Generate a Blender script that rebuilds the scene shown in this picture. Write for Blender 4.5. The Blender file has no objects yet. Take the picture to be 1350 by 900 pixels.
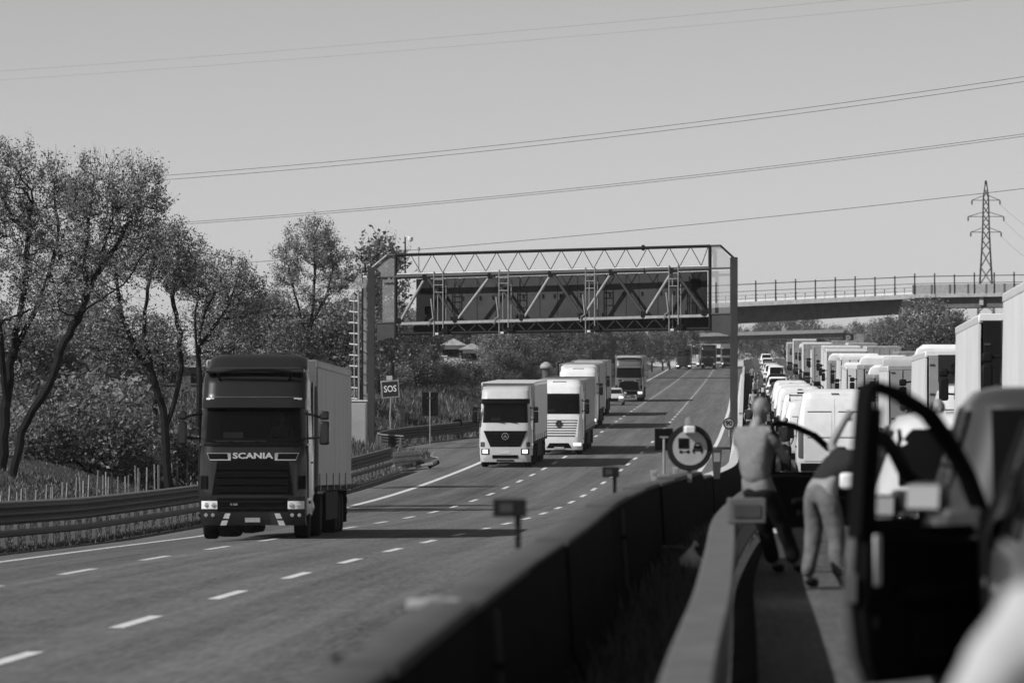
import bpy, bmesh, math, random
from mathutils import Vector, Matrix
R = math.radians
random.seed(7)
sc = bpy.context.scene
# ---------------------------------------------------------------- camera, sky, sun, exposure
CZ, F, HY = 1.75, 7500.0, 522.0          # eye height, focal length in photo pixels, horizon row
cd = bpy.data.cameras.new('camera'); cam = bpy.data.objects.new('camera', cd)
sc.collection.objects.link(cam); sc.camera = cam
cd.sensor_width = 36.0; cd.lens = F * 36.0 / 1350.0
cd.clip_start = 0.5; cd.clip_end = 12000.0
cam.location = (0, 0, CZ); cam.rotation_euler = (R(90) + math.atan((HY - 450.0) / F), 0, 0)
cd.dof.use_dof = True; cd.dof.focus_distance = 205.0; cd.dof.aperture_fstop = 4.1
SUN_EL = R(38); SUN_AZ = (-0.86, -0.51)   # horizontal direction towards the sun
w = bpy.data.worlds.new('World'); sc.world = w; w.use_nodes = True
nt = w.node_tree; nt.nodes.clear()
sky = nt.nodes.new('ShaderNodeTexSky'); sky.sky_type = 'NISHITA'; sky.sun_disc = False
sky.sun_elevation = SUN_EL; sky.sun_rotation = math.atan2(SUN_AZ[0], SUN_AZ[1])
sky.air_density = 1.0; sky.dust_density = 0.35; sky.ozone_density = 1.0
bw = nt.nodes.new('ShaderNodeSeparateColor')   # black and white through a red filter: the red channel
bg = nt.nodes.new('ShaderNodeBackground'); wo = nt.nodes.new('ShaderNodeOutputWorld')
bg.inputs['Strength'].default_value = 0.092
nt.links.new(sky.outputs[0], bw.inputs[0]); nt.links.new(bw.outputs[0], bg.inputs[0]); nt.links.new(bg.outputs[0], wo.inputs[0])
sl = bpy.data.lights.new('sun', 'SUN'); sun = bpy.data.objects.new('sun', sl); sc.collection.objects.link(sun)
sl.energy = 4.8; sl.angle = R(0.5); sl.color = (1, 1, 1)
sd = Vector((SUN_AZ[0] * math.cos(SUN_EL), SUN_AZ[1] * math.cos(SUN_EL), math.sin(SUN_EL)))
sun.rotation_euler = sd.to_track_quat('Z', 'Y').to_euler()
sc.view_settings.view_transform = 'Standard'; sc.view_settings.look = 'None'
sc.view_settings.exposure = 0.0; sc.view_settings.gamma = 1.0
sc.render.engine = 'CYCLES'; sc.cycles.use_denoising = True
sc.cycles.max_bounces = 6; sc.cycles.transparent_max_bounces = 12; sc.cycles.volume_bounces = 1

# ---------------------------------------------------------------- materials (black and white photograph: greys)
def mat(name, v, rough=0.6, metal=0.0, var=0.15, scale=3.0, coat=0.0, bump=0.0, emit=0.0, spec=0.3, stretch=(1, 1, 1)):
    m = bpy.data.materials.new(name); m.use_nodes = True; t = m.node_tree; b = t.nodes['Principled BSDF']
    b.inputs['Roughness'].default_value = rough; b.inputs['Metallic'].default_value = metal
    b.inputs['Specular IOR Level'].default_value = spec
    b.inputs['Coat Weight'].default_value = coat; b.inputs['Coat Roughness'].default_value = 0.08
    b.inputs['Base Color'].default_value = (v, v, v, 1)
    if var > 0:
        tc = t.nodes.new('ShaderNodeTexCoord'); mp = t.nodes.new('ShaderNodeMapping'); mp.inputs['Scale'].default_value = stretch
        n1 = t.nodes.new('ShaderNodeTexNoise'); n1.inputs['Scale'].default_value = scale; n1.inputs['Detail'].default_value = 8; n1.inputs['Roughness'].default_value = 0.65
        r = t.nodes.new('ShaderNodeMapRange'); r.inputs[1].default_value = 0.3; r.inputs[2].default_value = 0.7
        r.inputs[3].default_value = v * (1 - var); r.inputs[4].default_value = min(0.95, v * (1 + var))
        t.links.new(tc.outputs['Object'], mp.inputs[0]); t.links.new(mp.outputs[0], n1.inputs['Vector'])
        t.links.new(n1.outputs[0], r.inputs[0]); t.links.new(r.outputs[0], b.inputs['Base Color'])
        if bump > 0:
            bp = t.nodes.new('ShaderNodeBump'); bp.inputs['Strength'].default_value = bump; bp.inputs['Distance'].default_value = 0.02
            t.links.new(n1.outputs[0], bp.inputs['Height']); t.links.new(bp.outputs[0], b.inputs['Normal'])
    if emit > 0:
        b.inputs['Emission Color'].default_value = (1, 1, 1, 1); b.inputs['Emission Strength'].default_value = emit
    return m

def asphalt(name, v):
    m = bpy.data.materials.new(name); m.use_nodes = True; t = m.node_tree; b = t.nodes['Principled BSDF']
    b.inputs['Roughness'].default_value = 0.85; b.inputs['Specular IOR Level'].default_value = 0.25
    uv = t.nodes.new('ShaderNodeUVMap'); sep = t.nodes.new('ShaderNodeSeparateXYZ'); t.links.new(uv.outputs[0], sep.inputs[0])
    def noise(scale, stretch, det=6):
        mp = t.nodes.new('ShaderNodeMapping'); mp.inputs['Scale'].default_value = stretch
        n = t.nodes.new('ShaderNodeTexNoise'); n.inputs['Scale'].default_value = scale; n.inputs['Detail'].default_value = det
        t.links.new(uv.outputs[0], mp.inputs[0]); t.links.new(mp.outputs[0], n.inputs['Vector']); return n.outputs[0]
    def math_(op, a, c):
        n = t.nodes.new('ShaderNodeMath'); n.operation = op
        for i, q in enumerate((a, c)):
            if isinstance(q, (int, float)): n.inputs[i].default_value = q
            else: t.links.new(q, n.inputs[i])
        return n.outputs[0]
    big = noise(0.35, (1, 0.06, 1)); mid = noise(1.6, (1, 0.25, 1)); fine = noise(14, (1, 1, 1), 3); streak = noise(3.5, (1, 0.012, 1), 4); grain = noise(16, (1, 0.06, 1), 2)
    wave = math_('COSINE', math_('MULTIPLY', math_('ADD', sep.outputs[0], 0.9), 2 * math.pi / 1.875), 0)
    s = math_('ADD', math_('MULTIPLY', math_('SUBTRACT', big, 0.5), 0.8), math_('MULTIPLY', math_('SUBTRACT', fine, 0.5), 1.5))
    s = math_('ADD', s, math_('MULTIPLY', math_('SUBTRACT', streak, 0.5), 1.0))
    s = math_('ADD', s, math_('MULTIPLY', math_('SUBTRACT', mid, 0.5), 0.6))
    s = math_('ADD', s, math_('MULTIPLY', wave, -0.09))
    s = math_('ADD', s, math_('MULTIPLY', math_('SUBTRACT', grain, 0.5), 1.1))
    s = math_('ADD', s, math_('MULTIPLY', math_('MULTIPLY', math_('LESS_THAN', sep.outputs[0], -3.75), math_('GREATER_THAN', sep.outputs[0], -7.4)), -0.13))
    c = math_('MULTIPLY', math_('MAXIMUM', math_('ADD', s, 1.0), 0.2), v)
    cc = t.nodes.new('ShaderNodeCombineColor')
    for i in range(3): t.links.new(c, cc.inputs[i])
    t.links.new(cc.outputs[0], b.inputs['Base Color'])
    bp = t.nodes.new('ShaderNodeBump'); bp.inputs['Strength'].default_value = 0.35; bp.inputs['Distance'].default_value = 0.01
    t.links.new(fine, bp.inputs['Height']); t.links.new(bp.outputs[0], b.inputs['Normal'])
    return m

def leafmat(name, v, trans=0.35):
    m = bpy.data.materials.new(name); m.use_nodes = True; t = m.node_tree; b = t.nodes['Principled BSDF']; out = t.nodes['Material Output']
    b.inputs['Roughness'].default_value = 0.5; b.inputs['Specular IOR Level'].default_value = 0.35
    g = t.nodes.new('ShaderNodeNewGeometry'); r = t.nodes.new('ShaderNodeMapRange')
    r.inputs[3].default_value = v * 0.45; r.inputs[4].default_value = v * 1.6
    t.links.new(g.outputs['Random Per Island'], r.inputs[0]); t.links.new(r.outputs[0], b.inputs['Base Color'])
    tr = t.nodes.new('ShaderNodeBsdfTranslucent'); mx = t.nodes.new('ShaderNodeMixShader'); mx.inputs[0].default_value = trans
    t.links.new(r.outputs[0], tr.inputs[0]); t.links.new(b.outputs[0], mx.inputs[1]); t.links.new(tr.outputs[0], mx.inputs[2])
    t.links.new(mx.outputs[0], out.inputs['Surface'])
    return m

def glassmat(name, v=0.02, alpha=0.35, rough=0.05):
    m = bpy.data.materials.new(name); m.use_nodes = True; b = m.node_tree.nodes['Principled BSDF']
    b.inputs['Base Color'].default_value = (v, v, v, 1); b.inputs['Roughness'].default_value = rough; b.inputs['Alpha'].default_value = alpha
    return m

M = dict(
    asphalt=asphalt('asphalt', 0.118), asphalt2=asphalt('asphalt_queue', 0.08),
    paint=mat('road_paint', 0.62, 0.7, var=0.25, scale=4), grass=mat('grass_ground', 0.055, 0.95, var=0.45, scale=0.8, bump=0.6, spec=0.1),
    dirt=mat('median_dirt', 0.045, 0.95, var=0.5, scale=3, bump=0.6, spec=0.1),
    concrete=mat('concrete', 0.30, 0.85, var=0.25, scale=1.5, bump=0.3), concrete_d=mat('dark_concrete', 0.09, 0.85, var=0.3, scale=1.2),
    bar_conc=mat('shaded_barrier_concrete', 0.007, 0.95, var=0.5, scale=2.5, bump=0.3, spec=0.03, stretch=(1, .2, 2)),  # near-black base holds the shade of the barrier side turned from the sun
    rail_top=mat('pale_rail_top', 0.115, 0.8, var=0.3, scale=3), sunlit_top=mat('sunlit_top_concrete', 0.075, 0.85, var=0.3, scale=3), barp=mat('sunlit_barrier_concrete', 0.5, 0.85, var=0.15, scale=1.0), galv=mat('galvanised', 0.30, 0.55, metal=0.35, var=0.3, scale=2.0), galv_d=mat('weathered_rail', 0.05, 0.65, metal=0.2, var=0.35, scale=2.0),
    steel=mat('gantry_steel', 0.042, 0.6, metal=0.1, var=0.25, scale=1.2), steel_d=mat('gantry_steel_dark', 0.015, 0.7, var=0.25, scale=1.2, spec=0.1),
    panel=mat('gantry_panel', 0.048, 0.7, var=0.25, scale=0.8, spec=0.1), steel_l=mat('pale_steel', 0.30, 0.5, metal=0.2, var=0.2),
    grate=mat('grating', 0.24, 0.7, var=0.2, scale=3),
    scania=mat('dark_truck_paint', 0.016, 0.3, var=0.08, coat=0.5, spec=0.2), scania_blk=mat('black_grille', 0.004, 0.6, var=0.1, spec=0.05),
    blk=mat('black_plastic', 0.007, 0.6, var=0.1, spec=0.1), rubber=mat('tyre_rubber', 0.010, 0.9, var=0.3, scale=6, spec=0.1),
    rim=mat('wheel_rim', 0.28, 0.4, metal=0.5, var=0.2), chrome=mat('chrome', 0.75, 0.15, metal=0.9, var=0.05),
    glass=mat('dark_glass', 0.004, 0.08, var=0.0, spec=0.2), lamp=mat('lamp_lens', 0.7, 0.1, var=0.1, coat=0.5), lamp_on=mat('lit_headlamp', 0.9, 0.2, var=0.0, emit=1.5),
    white=mat('white_paint', 0.72, 0.35, var=0.08, coat=0.3), silver=mat('silver_paint', 0.50, 0.35, metal=0.0, var=0.08, coat=0.4),
    grey=mat('grey_paint', 0.04, 0.35, var=0.08, coat=0.5), suvp=mat('suv_silver', 0.07, 0.35, var=0.05, coat=0.4), midgrey=mat('mid_grey_paint', 0.10, 0.35, var=0.08, coat=0.5), black=mat('black_car_paint', 0.006, 0.35, var=0.0, coat=0.25, spec=0.2),
    curtain=mat('grey_curtain', 0.26, 0.5, var=0.14, scale=0.8, stretch=(1, 1, 0.25)), curtain_l=mat('pale_curtain', 0.62, 0.5, var=0.1, scale=1.0, stretch=(1, 1, 0.3)),
    curtain_d=mat('dark_curtain', 0.12, 0.5, var=0.15, scale=1.2), rear_dk=mat('dark_rear_doors', 0.008, 0.7, var=0.3, spec=0.15, stretch=(3,1,.2)), rear_gr=mat('grey_rear_doors', 0.26, 0.55, var=0.12),
    chassis=mat('chassis', 0.010, 0.8, var=0.3, spec=0.15), trim=mat('door_trim', 0.005, 0.8, var=0.1, spec=0.05), red_l=mat('tail_lens', 0.10, 0.25, var=0.1, coat=0.4),
    plate=mat('number_plate', 0.55, 0.4, var=0.15, scale=20), bark=mat('bark', 0.014, 0.9, var=0.4, scale=4, bump=0.5, spec=0.1),
    leaf=leafmat('spring_leaf', 0.25, 0.45), leaf_d=leafmat('dark_leaf', 0.10, 0.3), leaf_f=leafmat('far_leaf', 0.16, 0.35),
    grassb=leafmat('grass_blade', 0.085, 0.25), galv_m=mat('dull_post', 0.13, 0.7, var=0.3), wood=mat('pale_stake', 0.20, 0.85, var=0.4, scale=5), weed=leafmat('weed', 0.13, 0.25),
    skin=mat('skin', 0.22, 0.55, var=0.06), shirt_l=mat('pale_shirt', 0.19, 0.9, var=0.2, scale=7, spec=0.1, bump=1.0), shirt_d=mat('dark_shirt', 0.025, 0.9, var=0.15, spec=0.1), denim=mat('pale_denim', 0.13, 0.9, var=0.3, scale=7, spec=0.1, bump=1.0),
    trouser=mat('dark_trousers', 0.010, 0.9, var=0.2, spec=0.1), white_cl=mat('white_cotton', 0.42, 0.9, var=0.06, scale=6, spec=0.1), hair=mat('dark_hair', 0.02, 0.7, var=0.2),
    sign_l=mat('sign_face', 0.42, 0.45, var=0.15, scale=5), sign_d=mat('sign_ring', 0.015, 0.7, var=0.2, scale=5), sign_k=mat('sign_black', 0.006, 0.8, var=0.1, spec=0.1),
    wall=mat('house_wall', 0.55, 0.85, var=0.1), roof=mat('roof_tiles', 0.42, 0.85, var=0.25), wire=mat('wire', 0.03, 0.6, var=0.1),
    cab=mat('cabinet_paint', 0.33, 0.6, var=0.15, scale=1.0), pane=glassmat('clear_pane', 0.02, 0.12), wglass=glassmat('windscreen_glass', 0.003, 0.45, 0.05), mesh_pane=glassmat('mesh_panel', 0.3, 0.45, 0.7),
    mirror=mat('mirror_glass', 0.75, 0.06, metal=1.0, var=0.0), interior=mat('dark_interior', 0.006, 0.8, var=0.1, spec=0.1),
)

# ---------------------------------------------------------------- mesh helpers
COL = sc.collection
class MB:
    def __init__(s): s.v = []; s.f = []; s.uv = None
    def add(s, vs, fs):
        o = len(s.v); s.v += [tuple(p) for p in vs]; s.f += [tuple(i + o for i in q) for q in fs]; return s
    def box(s, lo, hi):
        x0, y0, z0 = lo; x1, y1, z1 = hi
        return s.add([(x0,y0,z0),(x1,y0,z0),(x1,y1,z0),(x0,y1,z0),(x0,y0,z1),(x1,y0,z1),(x1,y1,z1),(x0,y1,z1)],
                     [(0,3,2,1),(4,5,6,7),(0,1,5,4),(1,2,6,5),(2,3,7,6),(3,0,4,7)])
    def cbox(s, c, h): return s.box([c[i]-h[i] for i in range(3)], [c[i]+h[i] for i in range(3)])
    def tube(s, p0, p1, r0, r1=None, n=8): return s.path([p0, p1], [r0, r0 if r1 is None else r1], n)
    def path(s, pts, r, n=6):
        pts = [Vector(p) for p in pts]; rs = r if isinstance(r, (list, tuple)) else [r] * len(pts)
        vs = []; prev = None
        for i, p in enumerate(pts):
            t = (pts[min(i+1, len(pts)-1)] - pts[max(i-1, 0)])
            t = t.normalized() if t.length > 1e-9 else Vector((0,0,1))
            a = prev if prev is not None else (Vector((0,0,1)) if abs(t.z) < 0.9 else Vector((1,0,0)))
            u = (a - t * a.dot(t)); u = u.normalized() if u.length > 1e-6 else t.orthogonal().normalized()
            prev = u; q = t.cross(u)
            for k in range(n):
                an = 2*math.pi*k/n; vs.append(p + (u*math.cos(an) + q*math.sin(an)) * rs[i])
        fs = []
        for i in range(len(pts)-1):
            for k in range(n):
                a, b = i*n+k, i*n+(k+1) % n; fs.append((a, b, b+n, a+n))
        fs.append(tuple(range(n-1, -1, -1))); fs.append(tuple((len(pts)-1)*n+k for k in range(n)))
        return s.add(vs, fs)
    def prism(s, poly, fn, th):                  # poly in (a,b); fn(a,b,t) -> point, t in (0, th)
        n = len(poly); vs = [fn(a, b, 0.0) for a, b in poly] + [fn(a, b, th) for a, b in poly]
        fs = [tuple(range(n-1, -1, -1)), tuple(range(n, 2*n))] + [(i, (i+1) % n, (i+1) % n + n, i + n) for i in range(n)]
        return s.add(vs, fs)
    def loft(s, rings, cap=True):
        n = len(rings[0]); vs = [p for r in rings for p in r]; fs = []
        for i in range(len(rings)-1):
            for k in range(n):
                a, b = i*n+k, i*n+(k+1) % n; fs.append((a, b, b+n, a+n))
        if cap: fs.append(tuple(range(n-1, -1, -1))); fs.append(tuple((len(rings)-1)*n+k for k in range(n)))
        return s.add(vs, fs)
    def slab(s, outer, inner):                   # two equal grids (rows of points) closed into a solid
        nu, nv = len(outer), len(outer[0]); vs = [p for r in outer for p in r] + [p for r in inner for p in r]; N = nu*nv; fs = []
        for i in range(nu-1):
            for j in range(nv-1):
                a = i*nv+j; fs.append((a, a+1, a+nv+1, a+nv)); fs.append((N+a, N+a+nv, N+a+nv+1, N+a+1))
        rim = [j for j in range(nv)] + [i*nv+nv-1 for i in range(1, nu)] + [(nu-1)*nv+j for j in range(nv-2, -1, -1)] + [i*nv for i in range(nu-2, 0, -1)]
        for k in range(len(rim)):
            a, b = rim[k], rim[(k+1) % len(rim)]; fs.append((b, a, a+N, b+N))
        return s.add(vs, fs)
    def lathe(s, prof, n=24, axis='x', c=(0,0,0)):   # prof: (offset along axis, radius)
        rings = []
        for o, r in prof:
            ring = []
            for k in range(n):
                a = 2*math.pi*k/n; p, q = r*math.cos(a), r*math.sin(a)
                ring.append({'x': (c[0]+o, c[1]+p, c[2]+q), 'y': (c[0]+p, c[1]+o, c[2]+q), 'z': (c[0]+p, c[1]+q, c[2]+o)}[axis])
            rings.append(ring)
        return s.loft(rings)
    def mesh(s, name, m, smooth=True, fix=True):
        me = bpy.data.meshes.new(name); me.from_pydata(s.v, [], s.f)
        if fix:
            bm = bmesh.new(); bm.from_mesh(me); bmesh.ops.recalc_face_normals(bm, faces=bm.faces); bm.to_mesh(me); bm.free()
        me.materials.append(m)
        if smooth: me.shade_smooth(); me.set_sharp_from_angle(angle=R(38))
        return me
    def build(s, name, m, parent=None, smooth=True, bev=0.0, fix=True):
        o = bpy.data.objects.new(name, s.mesh(name, M[m] if isinstance(m, str) else m, smooth, fix)); COL.objects.link(o)
        if parent is not None: o.parent = parent
        if bev > 0:
            b = o.modifiers.new('bevel', 'BEVEL'); b.width = bev; b.segments = 2; b.limit_method = 'ANGLE'; b.angle_limit = R(40)
        return o

def tag(o, label, cat, group=None, kind=None):
    if label: o['label'] = label
    if cat: o['category'] = cat
    if group: o['group'] = group
    if kind: o['kind'] = kind
    return o
def thing(name, label, cat, loc=(0,0,0), rz=0, group=None):
    o = bpy.data.objects.new(name, None); COL.objects.link(o); o.location = loc; o.rotation_euler = (0,0,rz); o.empty_display_size = 0.2
    return tag(o, label, cat, group)
def copy_tree(o, parent=None):
    c = o.copy(); COL.objects.link(c); c.parent = parent
    for ch in list(o.children): copy_tree(ch, c)
    return c
def link_mesh(name, me, parent=None, loc=(0,0,0), rot=(0,0,0)):
    o = bpy.data.objects.new(name, me); COL.objects.link(o); o.location = loc; o.rotation_euler = rot
    if parent is not None: o.parent = parent
    return o
def text_mb(txt, size, depth=0.01, width=None, bold=.03):
    """flat lettering as a mesh in the XZ plane, centred, facing -Y"""
    cu = bpy.data.curves.new('t', 'FONT'); cu.body = txt; cu.size = size; cu.extrude = depth/2; cu.align_x = 'CENTER'; cu.align_y = 'CENTER'
    cu.resolution_u = 3; cu.offset = bold*size
    o = bpy.data.objects.new('t', cu); COL.objects.link(o)
    dg = bpy.context.evaluated_depsgraph_get(); me = bpy.data.meshes.new_from_object(o.evaluated_get(dg))
    xs = [v.co.x for v in me.vertices]; k = 1.0
    if width and xs: k = width / (max(xs)-min(xs))
    mb = MB(); mb.add([(v.co.x*k, -v.co.z, v.co.y) for v in me.vertices], [tuple(p.vertices) for p in me.polygons])
    bpy.data.objects.remove(o); bpy.data.curves.remove(cu); bpy.data.meshes.remove(me)
    return mb
def moved(mb, fn): mb.v = [tuple(fn(*p)) for p in mb.v]; return mb

# ---------------------------------------------------------------- the road in plan and profile
def spline(k):
    xs = [a for a, b in k]; ys = [b for a, b in k]; n = len(xs); m = []
    for i in range(n):
        if i == 0: m.append((ys[1]-ys[0])/(xs[1]-xs[0]))
        elif i == n-1: m.append((ys[-1]-ys[-2])/(xs[-1]-xs[-2]))
        else:
            h0, h1 = xs[i]-xs[i-1], xs[i+1]-xs[i]
            m.append(((ys[i]-ys[i-1])/h0*h1 + (ys[i+1]-ys[i])/h1*h0)/(h0+h1))
    def f(x):
        if x <= xs[0]: return ys[0] + m[0]*(x-xs[0])
        if x >= xs[-1]: return ys[-1] + m[-1]*(x-xs[-1])
        i = 0
        while xs[i+1] < x: i += 1
        h = xs[i+1]-xs[i]; t = (x-xs[i])/h
        return (2*t**3-3*t*t+1)*ys[i]+(t**3-2*t*t+t)*h*m[i]+(-2*t**3+3*t*t)*ys[i+1]+(t**3-t*t)*h*m[i+1]
    return f
X2 = spline([(0,-6.7),(30,-5.55),(52.5,-4.67),(64.5,-4.25),(82,-3.6),(102,-2.8),(116,-2.2),(150,-.65),(179,.75),(210,2.25),(247,4.05),(278,5.6),(326,8.0),(419,12.1),(551,17.5),(748,25.6),(987,35.3),(1200,44.0),(6000,240)])
_h2 = spline([(-60,1.5),(0,1.9),(30,2.2),(52.5,2.44),(76.5,2.67),(100.5,2.91),(124.5,3.18),(150,3.48),(180,3.77),(205,3.88),(230,3.82),(247,3.70),(270,3.48),(290,3.24),(326,2.68),(370,2.02),(419,1.41),(480,.75),(551,.05),(640,-.93),(748,-2.18),(860,-3.5),(987,-5.0),(1080,-5.7),(1200,-5.9),(1500,-5.9),(6000,-5.9)])
def z2(d): return CZ - _h2(d)
def zl(s, d):
    c = 0.2 if d < 150 else max(0.0, 0.2*(205-d)/55)
    return z2(d) - c*max(0.0, min(1.6, (-3.75-s)/3.75)) - 0.012*max(0.0, -7.5-s)
def PL(s, d, dz=0.0): return Vector((X2(d)+s, d, zl(s, d)+dz))
XB = spline([(-60,-3.6),(0,-1.32),(15,-.72),(21,-.48),(32,-.02),(42,.43),(53.5,.9),(66,1.55),(80,2.33),(99,3.4),(130,4.95),(180,7.1),(250,10.0),(330,13.3),(420,17.0),(551,22.4),(748,30.5),(987,40.2),(1200,48.9),(6000,245)])
zr = spline([(-60,0),(0,0),(30,0),(60,-.01),(100,-.25),(155,-.62),(200,-.66),(250,-.42),(330,.40),(450,1.85),(600,3.7),(750,5.3),(990,8.2),(1100,9.0),(1200,9.2),(1500,9.2),(6000,9.2)])
def XQ(d): return 1.066 + 0.042*d               # left flank of the cars in the queue's inner lane
def XR(d): return XB(d) + 1.12 + .035*math.exp(-((d-33)/6)**2)  # median rail
def SE(d):                                       # left asphalt edge (lay-by at the gantry)
    def sm(t): t = max(0, min(1, t)); return t*t*(3-2*t)
    return -10.3 - 4.0*sm((d-298)/14)*sm((352-d)/36)
def px(x, y, d): return Vector(((x-675)*d/F, d, CZ+(HY-y)*d/F))

DS = [-60+5*i for i in range(52)] + [200+8*i for i in range(26)] + [408+20*i for i in range(41)] + [1250+250*i for i in range(20)]
def strips(name, rows, m, uv=False):
    mb = MB(); n = len(rows[0]); mb.v = [tuple(p) for r in rows for p in r]
    mb.f = [(i*n+j, i*n+j+1, (i+1)*n+j+1, (i+1)*n+j) for i in range(len(rows)-1) for j in range(n-1)]
    o = mb.build(name, m, smooth=True, fix=False)
    if uv:
        l = o.data.uv_layers.new(name='UVMap')
        for lp in o.data.loops:
            x, y, z = o.data.vertices[lp.vertex_index].co; l.data[lp.index].uv = (x-X2(y), y)
    return tag(o, None, None, kind='structure')
# carriageway with the lorries
lat = [-10.3,-9.3,-8.4,-7.5,-6,-4.5,-3.75,-2,0,1.9,3.75,5.2]
rows = [[PL(s if j else SE(d), d) for j, s in enumerate(lat)] + [Vector((XB(d)+.1, d, zl(6, d)))] for d in DS]
strips('road', rows, 'asphalt', True)
# queue carriageway
rows = [[Vector((x, d, zr(d))) for x in (XR(d)+.25, XQ(d)-.4, XQ(d)+2, XQ(d)+6, XQ(d)+10, XQ(d)+14.5)] for d in DS]
strips('queue_road', rows, 'asphalt2', True)
# ground: verge, bank and fields on both sides, median strip between
offs = [(-0.0,-.03),(-.5,-.02),(-1.5,.02),(-3.2,.25),(-5.5,.95),(-8,1.6),(-14,1.9),(-30,2.0),(-80,2.0),(-250,2.2),(-800,2.5),(-2500,2.5)]
rnd = random.Random(3)
rows = []
for d in DS:
    rows.append([Vector((X2(d)+SE(d)+o, d, zl(-10.3, d)+h+(rnd.uniform(-.06,.06) if o < -1 else 0))) for o, h in reversed(offs)])
strips('ground', rows, 'grass')
rows = [[Vector((XB(d)-.05, d, zr(d)-.32)), Vector((XB(d)+.5, d, zr(d)-.25+rnd.uniform(-.04,.04))), Vector((XR(d)+.05, d, zr(d)-.12)), Vector((XR(d)+.27, d, zr(d)-.03))] for d in DS]
strips('median_ground', rows, 'dirt')
rows = [[Vector((XQ(d)+o, d, zr(d)+h)) for o, h in ((14.4,-.02),(16,-.3),(22,-.6),(40,-.5),(120,0),(800,.5),(2500,.5))] for d in DS]
strips('field_ground', rows, 'grass')
# painted markings: each line its own sheet, each dash a piece of it
def line_strip(name, f, d0, d1, wd, step=6.0, dz=.006):
    n = max(2, int((d1-d0)/step)+1); rows = []
    for i in range(n+1):
        d = d0+(d1-d0)*i/n; a, b = f(d, -wd/2), f(d, wd/2); rows.append([a+Vector((0,0,dz)), b+Vector((0,0,dz))])
    return strips(name, rows, 'paint')
line_strip('edge_line', lambda d, o: PL(-7.5+o, d), 20, 1180, .26, 5)
line_strip('edge_line', lambda d, o: PL(3.75+o, d), 20, 1180, .22, 5)
line_strip('edge_line', lambda d, o: Vector((XQ(d)-.75+o, d, zr(d))), 62, 700, .2, 5)
for s_, name, off in ((0.0, 'lane_line', 10.5), (-3.75, 'lane_line', 1.5)):
    root = thing(name, None, None); root['kind'] = 'structure'
    d = 30.0 + off
    while d < 1000:
        wd = .17; ln = 4.6; mb = MB(); n = 3
        for i in range(n+1):
            q = d - 2.3 + ln*i/n
            mb.v += [tuple(PL(s_-wd/2, q, .006)), tuple(PL(s_+wd/2, q, .006))]
        mb.f = [(2*i, 2*i+1, 2*i+3, 2*i+2) for i in range(n)]
        mb.build('dash', 'paint', root, smooth=False, fix=False); d += 12.0

# ---------------------------------------------------------------- median barrier, guard rails, fence
root = thing('median_barrier', 'long dark concrete median barrier of butted segments between the two carriageways', 'barrier', (XB(10), 10, zr(10)))
inv = root.matrix_world.copy(); org = Vector(root.location)
def barrier_top(d): return zr(d) + .76 - (.10 if d > 90 else .0) - .06*min(1, max(0, (d-30)/50))
d = 8.0
while d < 700:
    L = 6.0 if d < 340 else 24.0; mb = MB(); rings = []
    n = 3; jx = random.uniform(-.02,.02); jz = random.uniform(-.012,.022)
    for i in range(n+1):
        q = d + .012 + (L-.024)*i/n; x = XB(q); zt = barrier_top(q) + random.uniform(-.004,.004)*0; zb = min(zl(6, q)-.1, zr(q)-.6)
        prof = [(-.40,zb),(-.40,zt-1.05),(-.17,zt-.72),(-.12,zt-.02),(-.10,zt),(.10,zt),(.12,zt-.02),(.16,zt-.72),(.30,zt-1.0),(.30,zb)]
        rings.append([Vector((x+a+(jx if d < 96 else 0), q, b))-org for a, b in prof])
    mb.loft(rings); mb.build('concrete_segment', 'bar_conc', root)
    if d >= 96:
        qs = [d+.012+(L-.024)*i/3 for i in range(4)]
        MB().loft([[Vector((XB(q)+a, q, b))-org for a, b in ((-.415,min(zl(6,q)-.1, zr(q)-.6)),(-.415,barrier_top(q)-1.05),(-.185,barrier_top(q)-.72),(-.13,barrier_top(q)+.012),(.1,barrier_top(q)+.012),(.1,barrier_top(q)+.002),(-.122,barrier_top(q)+.002),(-.172,barrier_top(q)-.72),(-.402,barrier_top(q)-1.05),(-.402,min(zl(6,q)-.1, zr(q)-.6)))] for q in qs]).build('sunlit_facing', 'barp', root)  # thin pale skin: sunlight on the left face put into the colour
    if d < 96:
        MB().loft([[Vector((XB(q)+a, q, barrier_top(q)+b))-org for a, b in ((-.115+jx,.002),(-.115+jx,.03+jz),(-.10+jx,.04+jz),(.10+jx,.04+jz),(.115+jx,.03+jz),(.115+jx,.002))] for q in [d+.012+(L-.024)*i/3 for i in range(4)]]).build('sunlit_top', 'sunlit_top', root)  # added strip, paler than the faces: the sunlit barrier top as colour
    d += L
def rail_beam(path, h, zc, depth=.08, waves=2, face=1):
    """corrugated beam along a path of Vectors (ground points), centred zc above ground, facing +x*face"""
    mb = MB(); rings = []; m = waves*6
    for i, p in enumerate(path):
        t = path[min(i+1, len(path)-1)] - path[max(i-1, 0)]; nrm = Vector((t.y, -t.x, 0)).normalized()*face
        out = []; 
        for k in range(m+1):
            u = k/m; z = zc - h/2 + h*u; a = .5*depth*(1-math.cos(2*math.pi*waves*u)); a = min(a, depth*.8)
            out.append(p + nrm*a + Vector((0,0,z)))
        out += [q - nrm*.012 for q in reversed(out)]
        rings.append(out)
    return mb.loft(rings)
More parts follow.
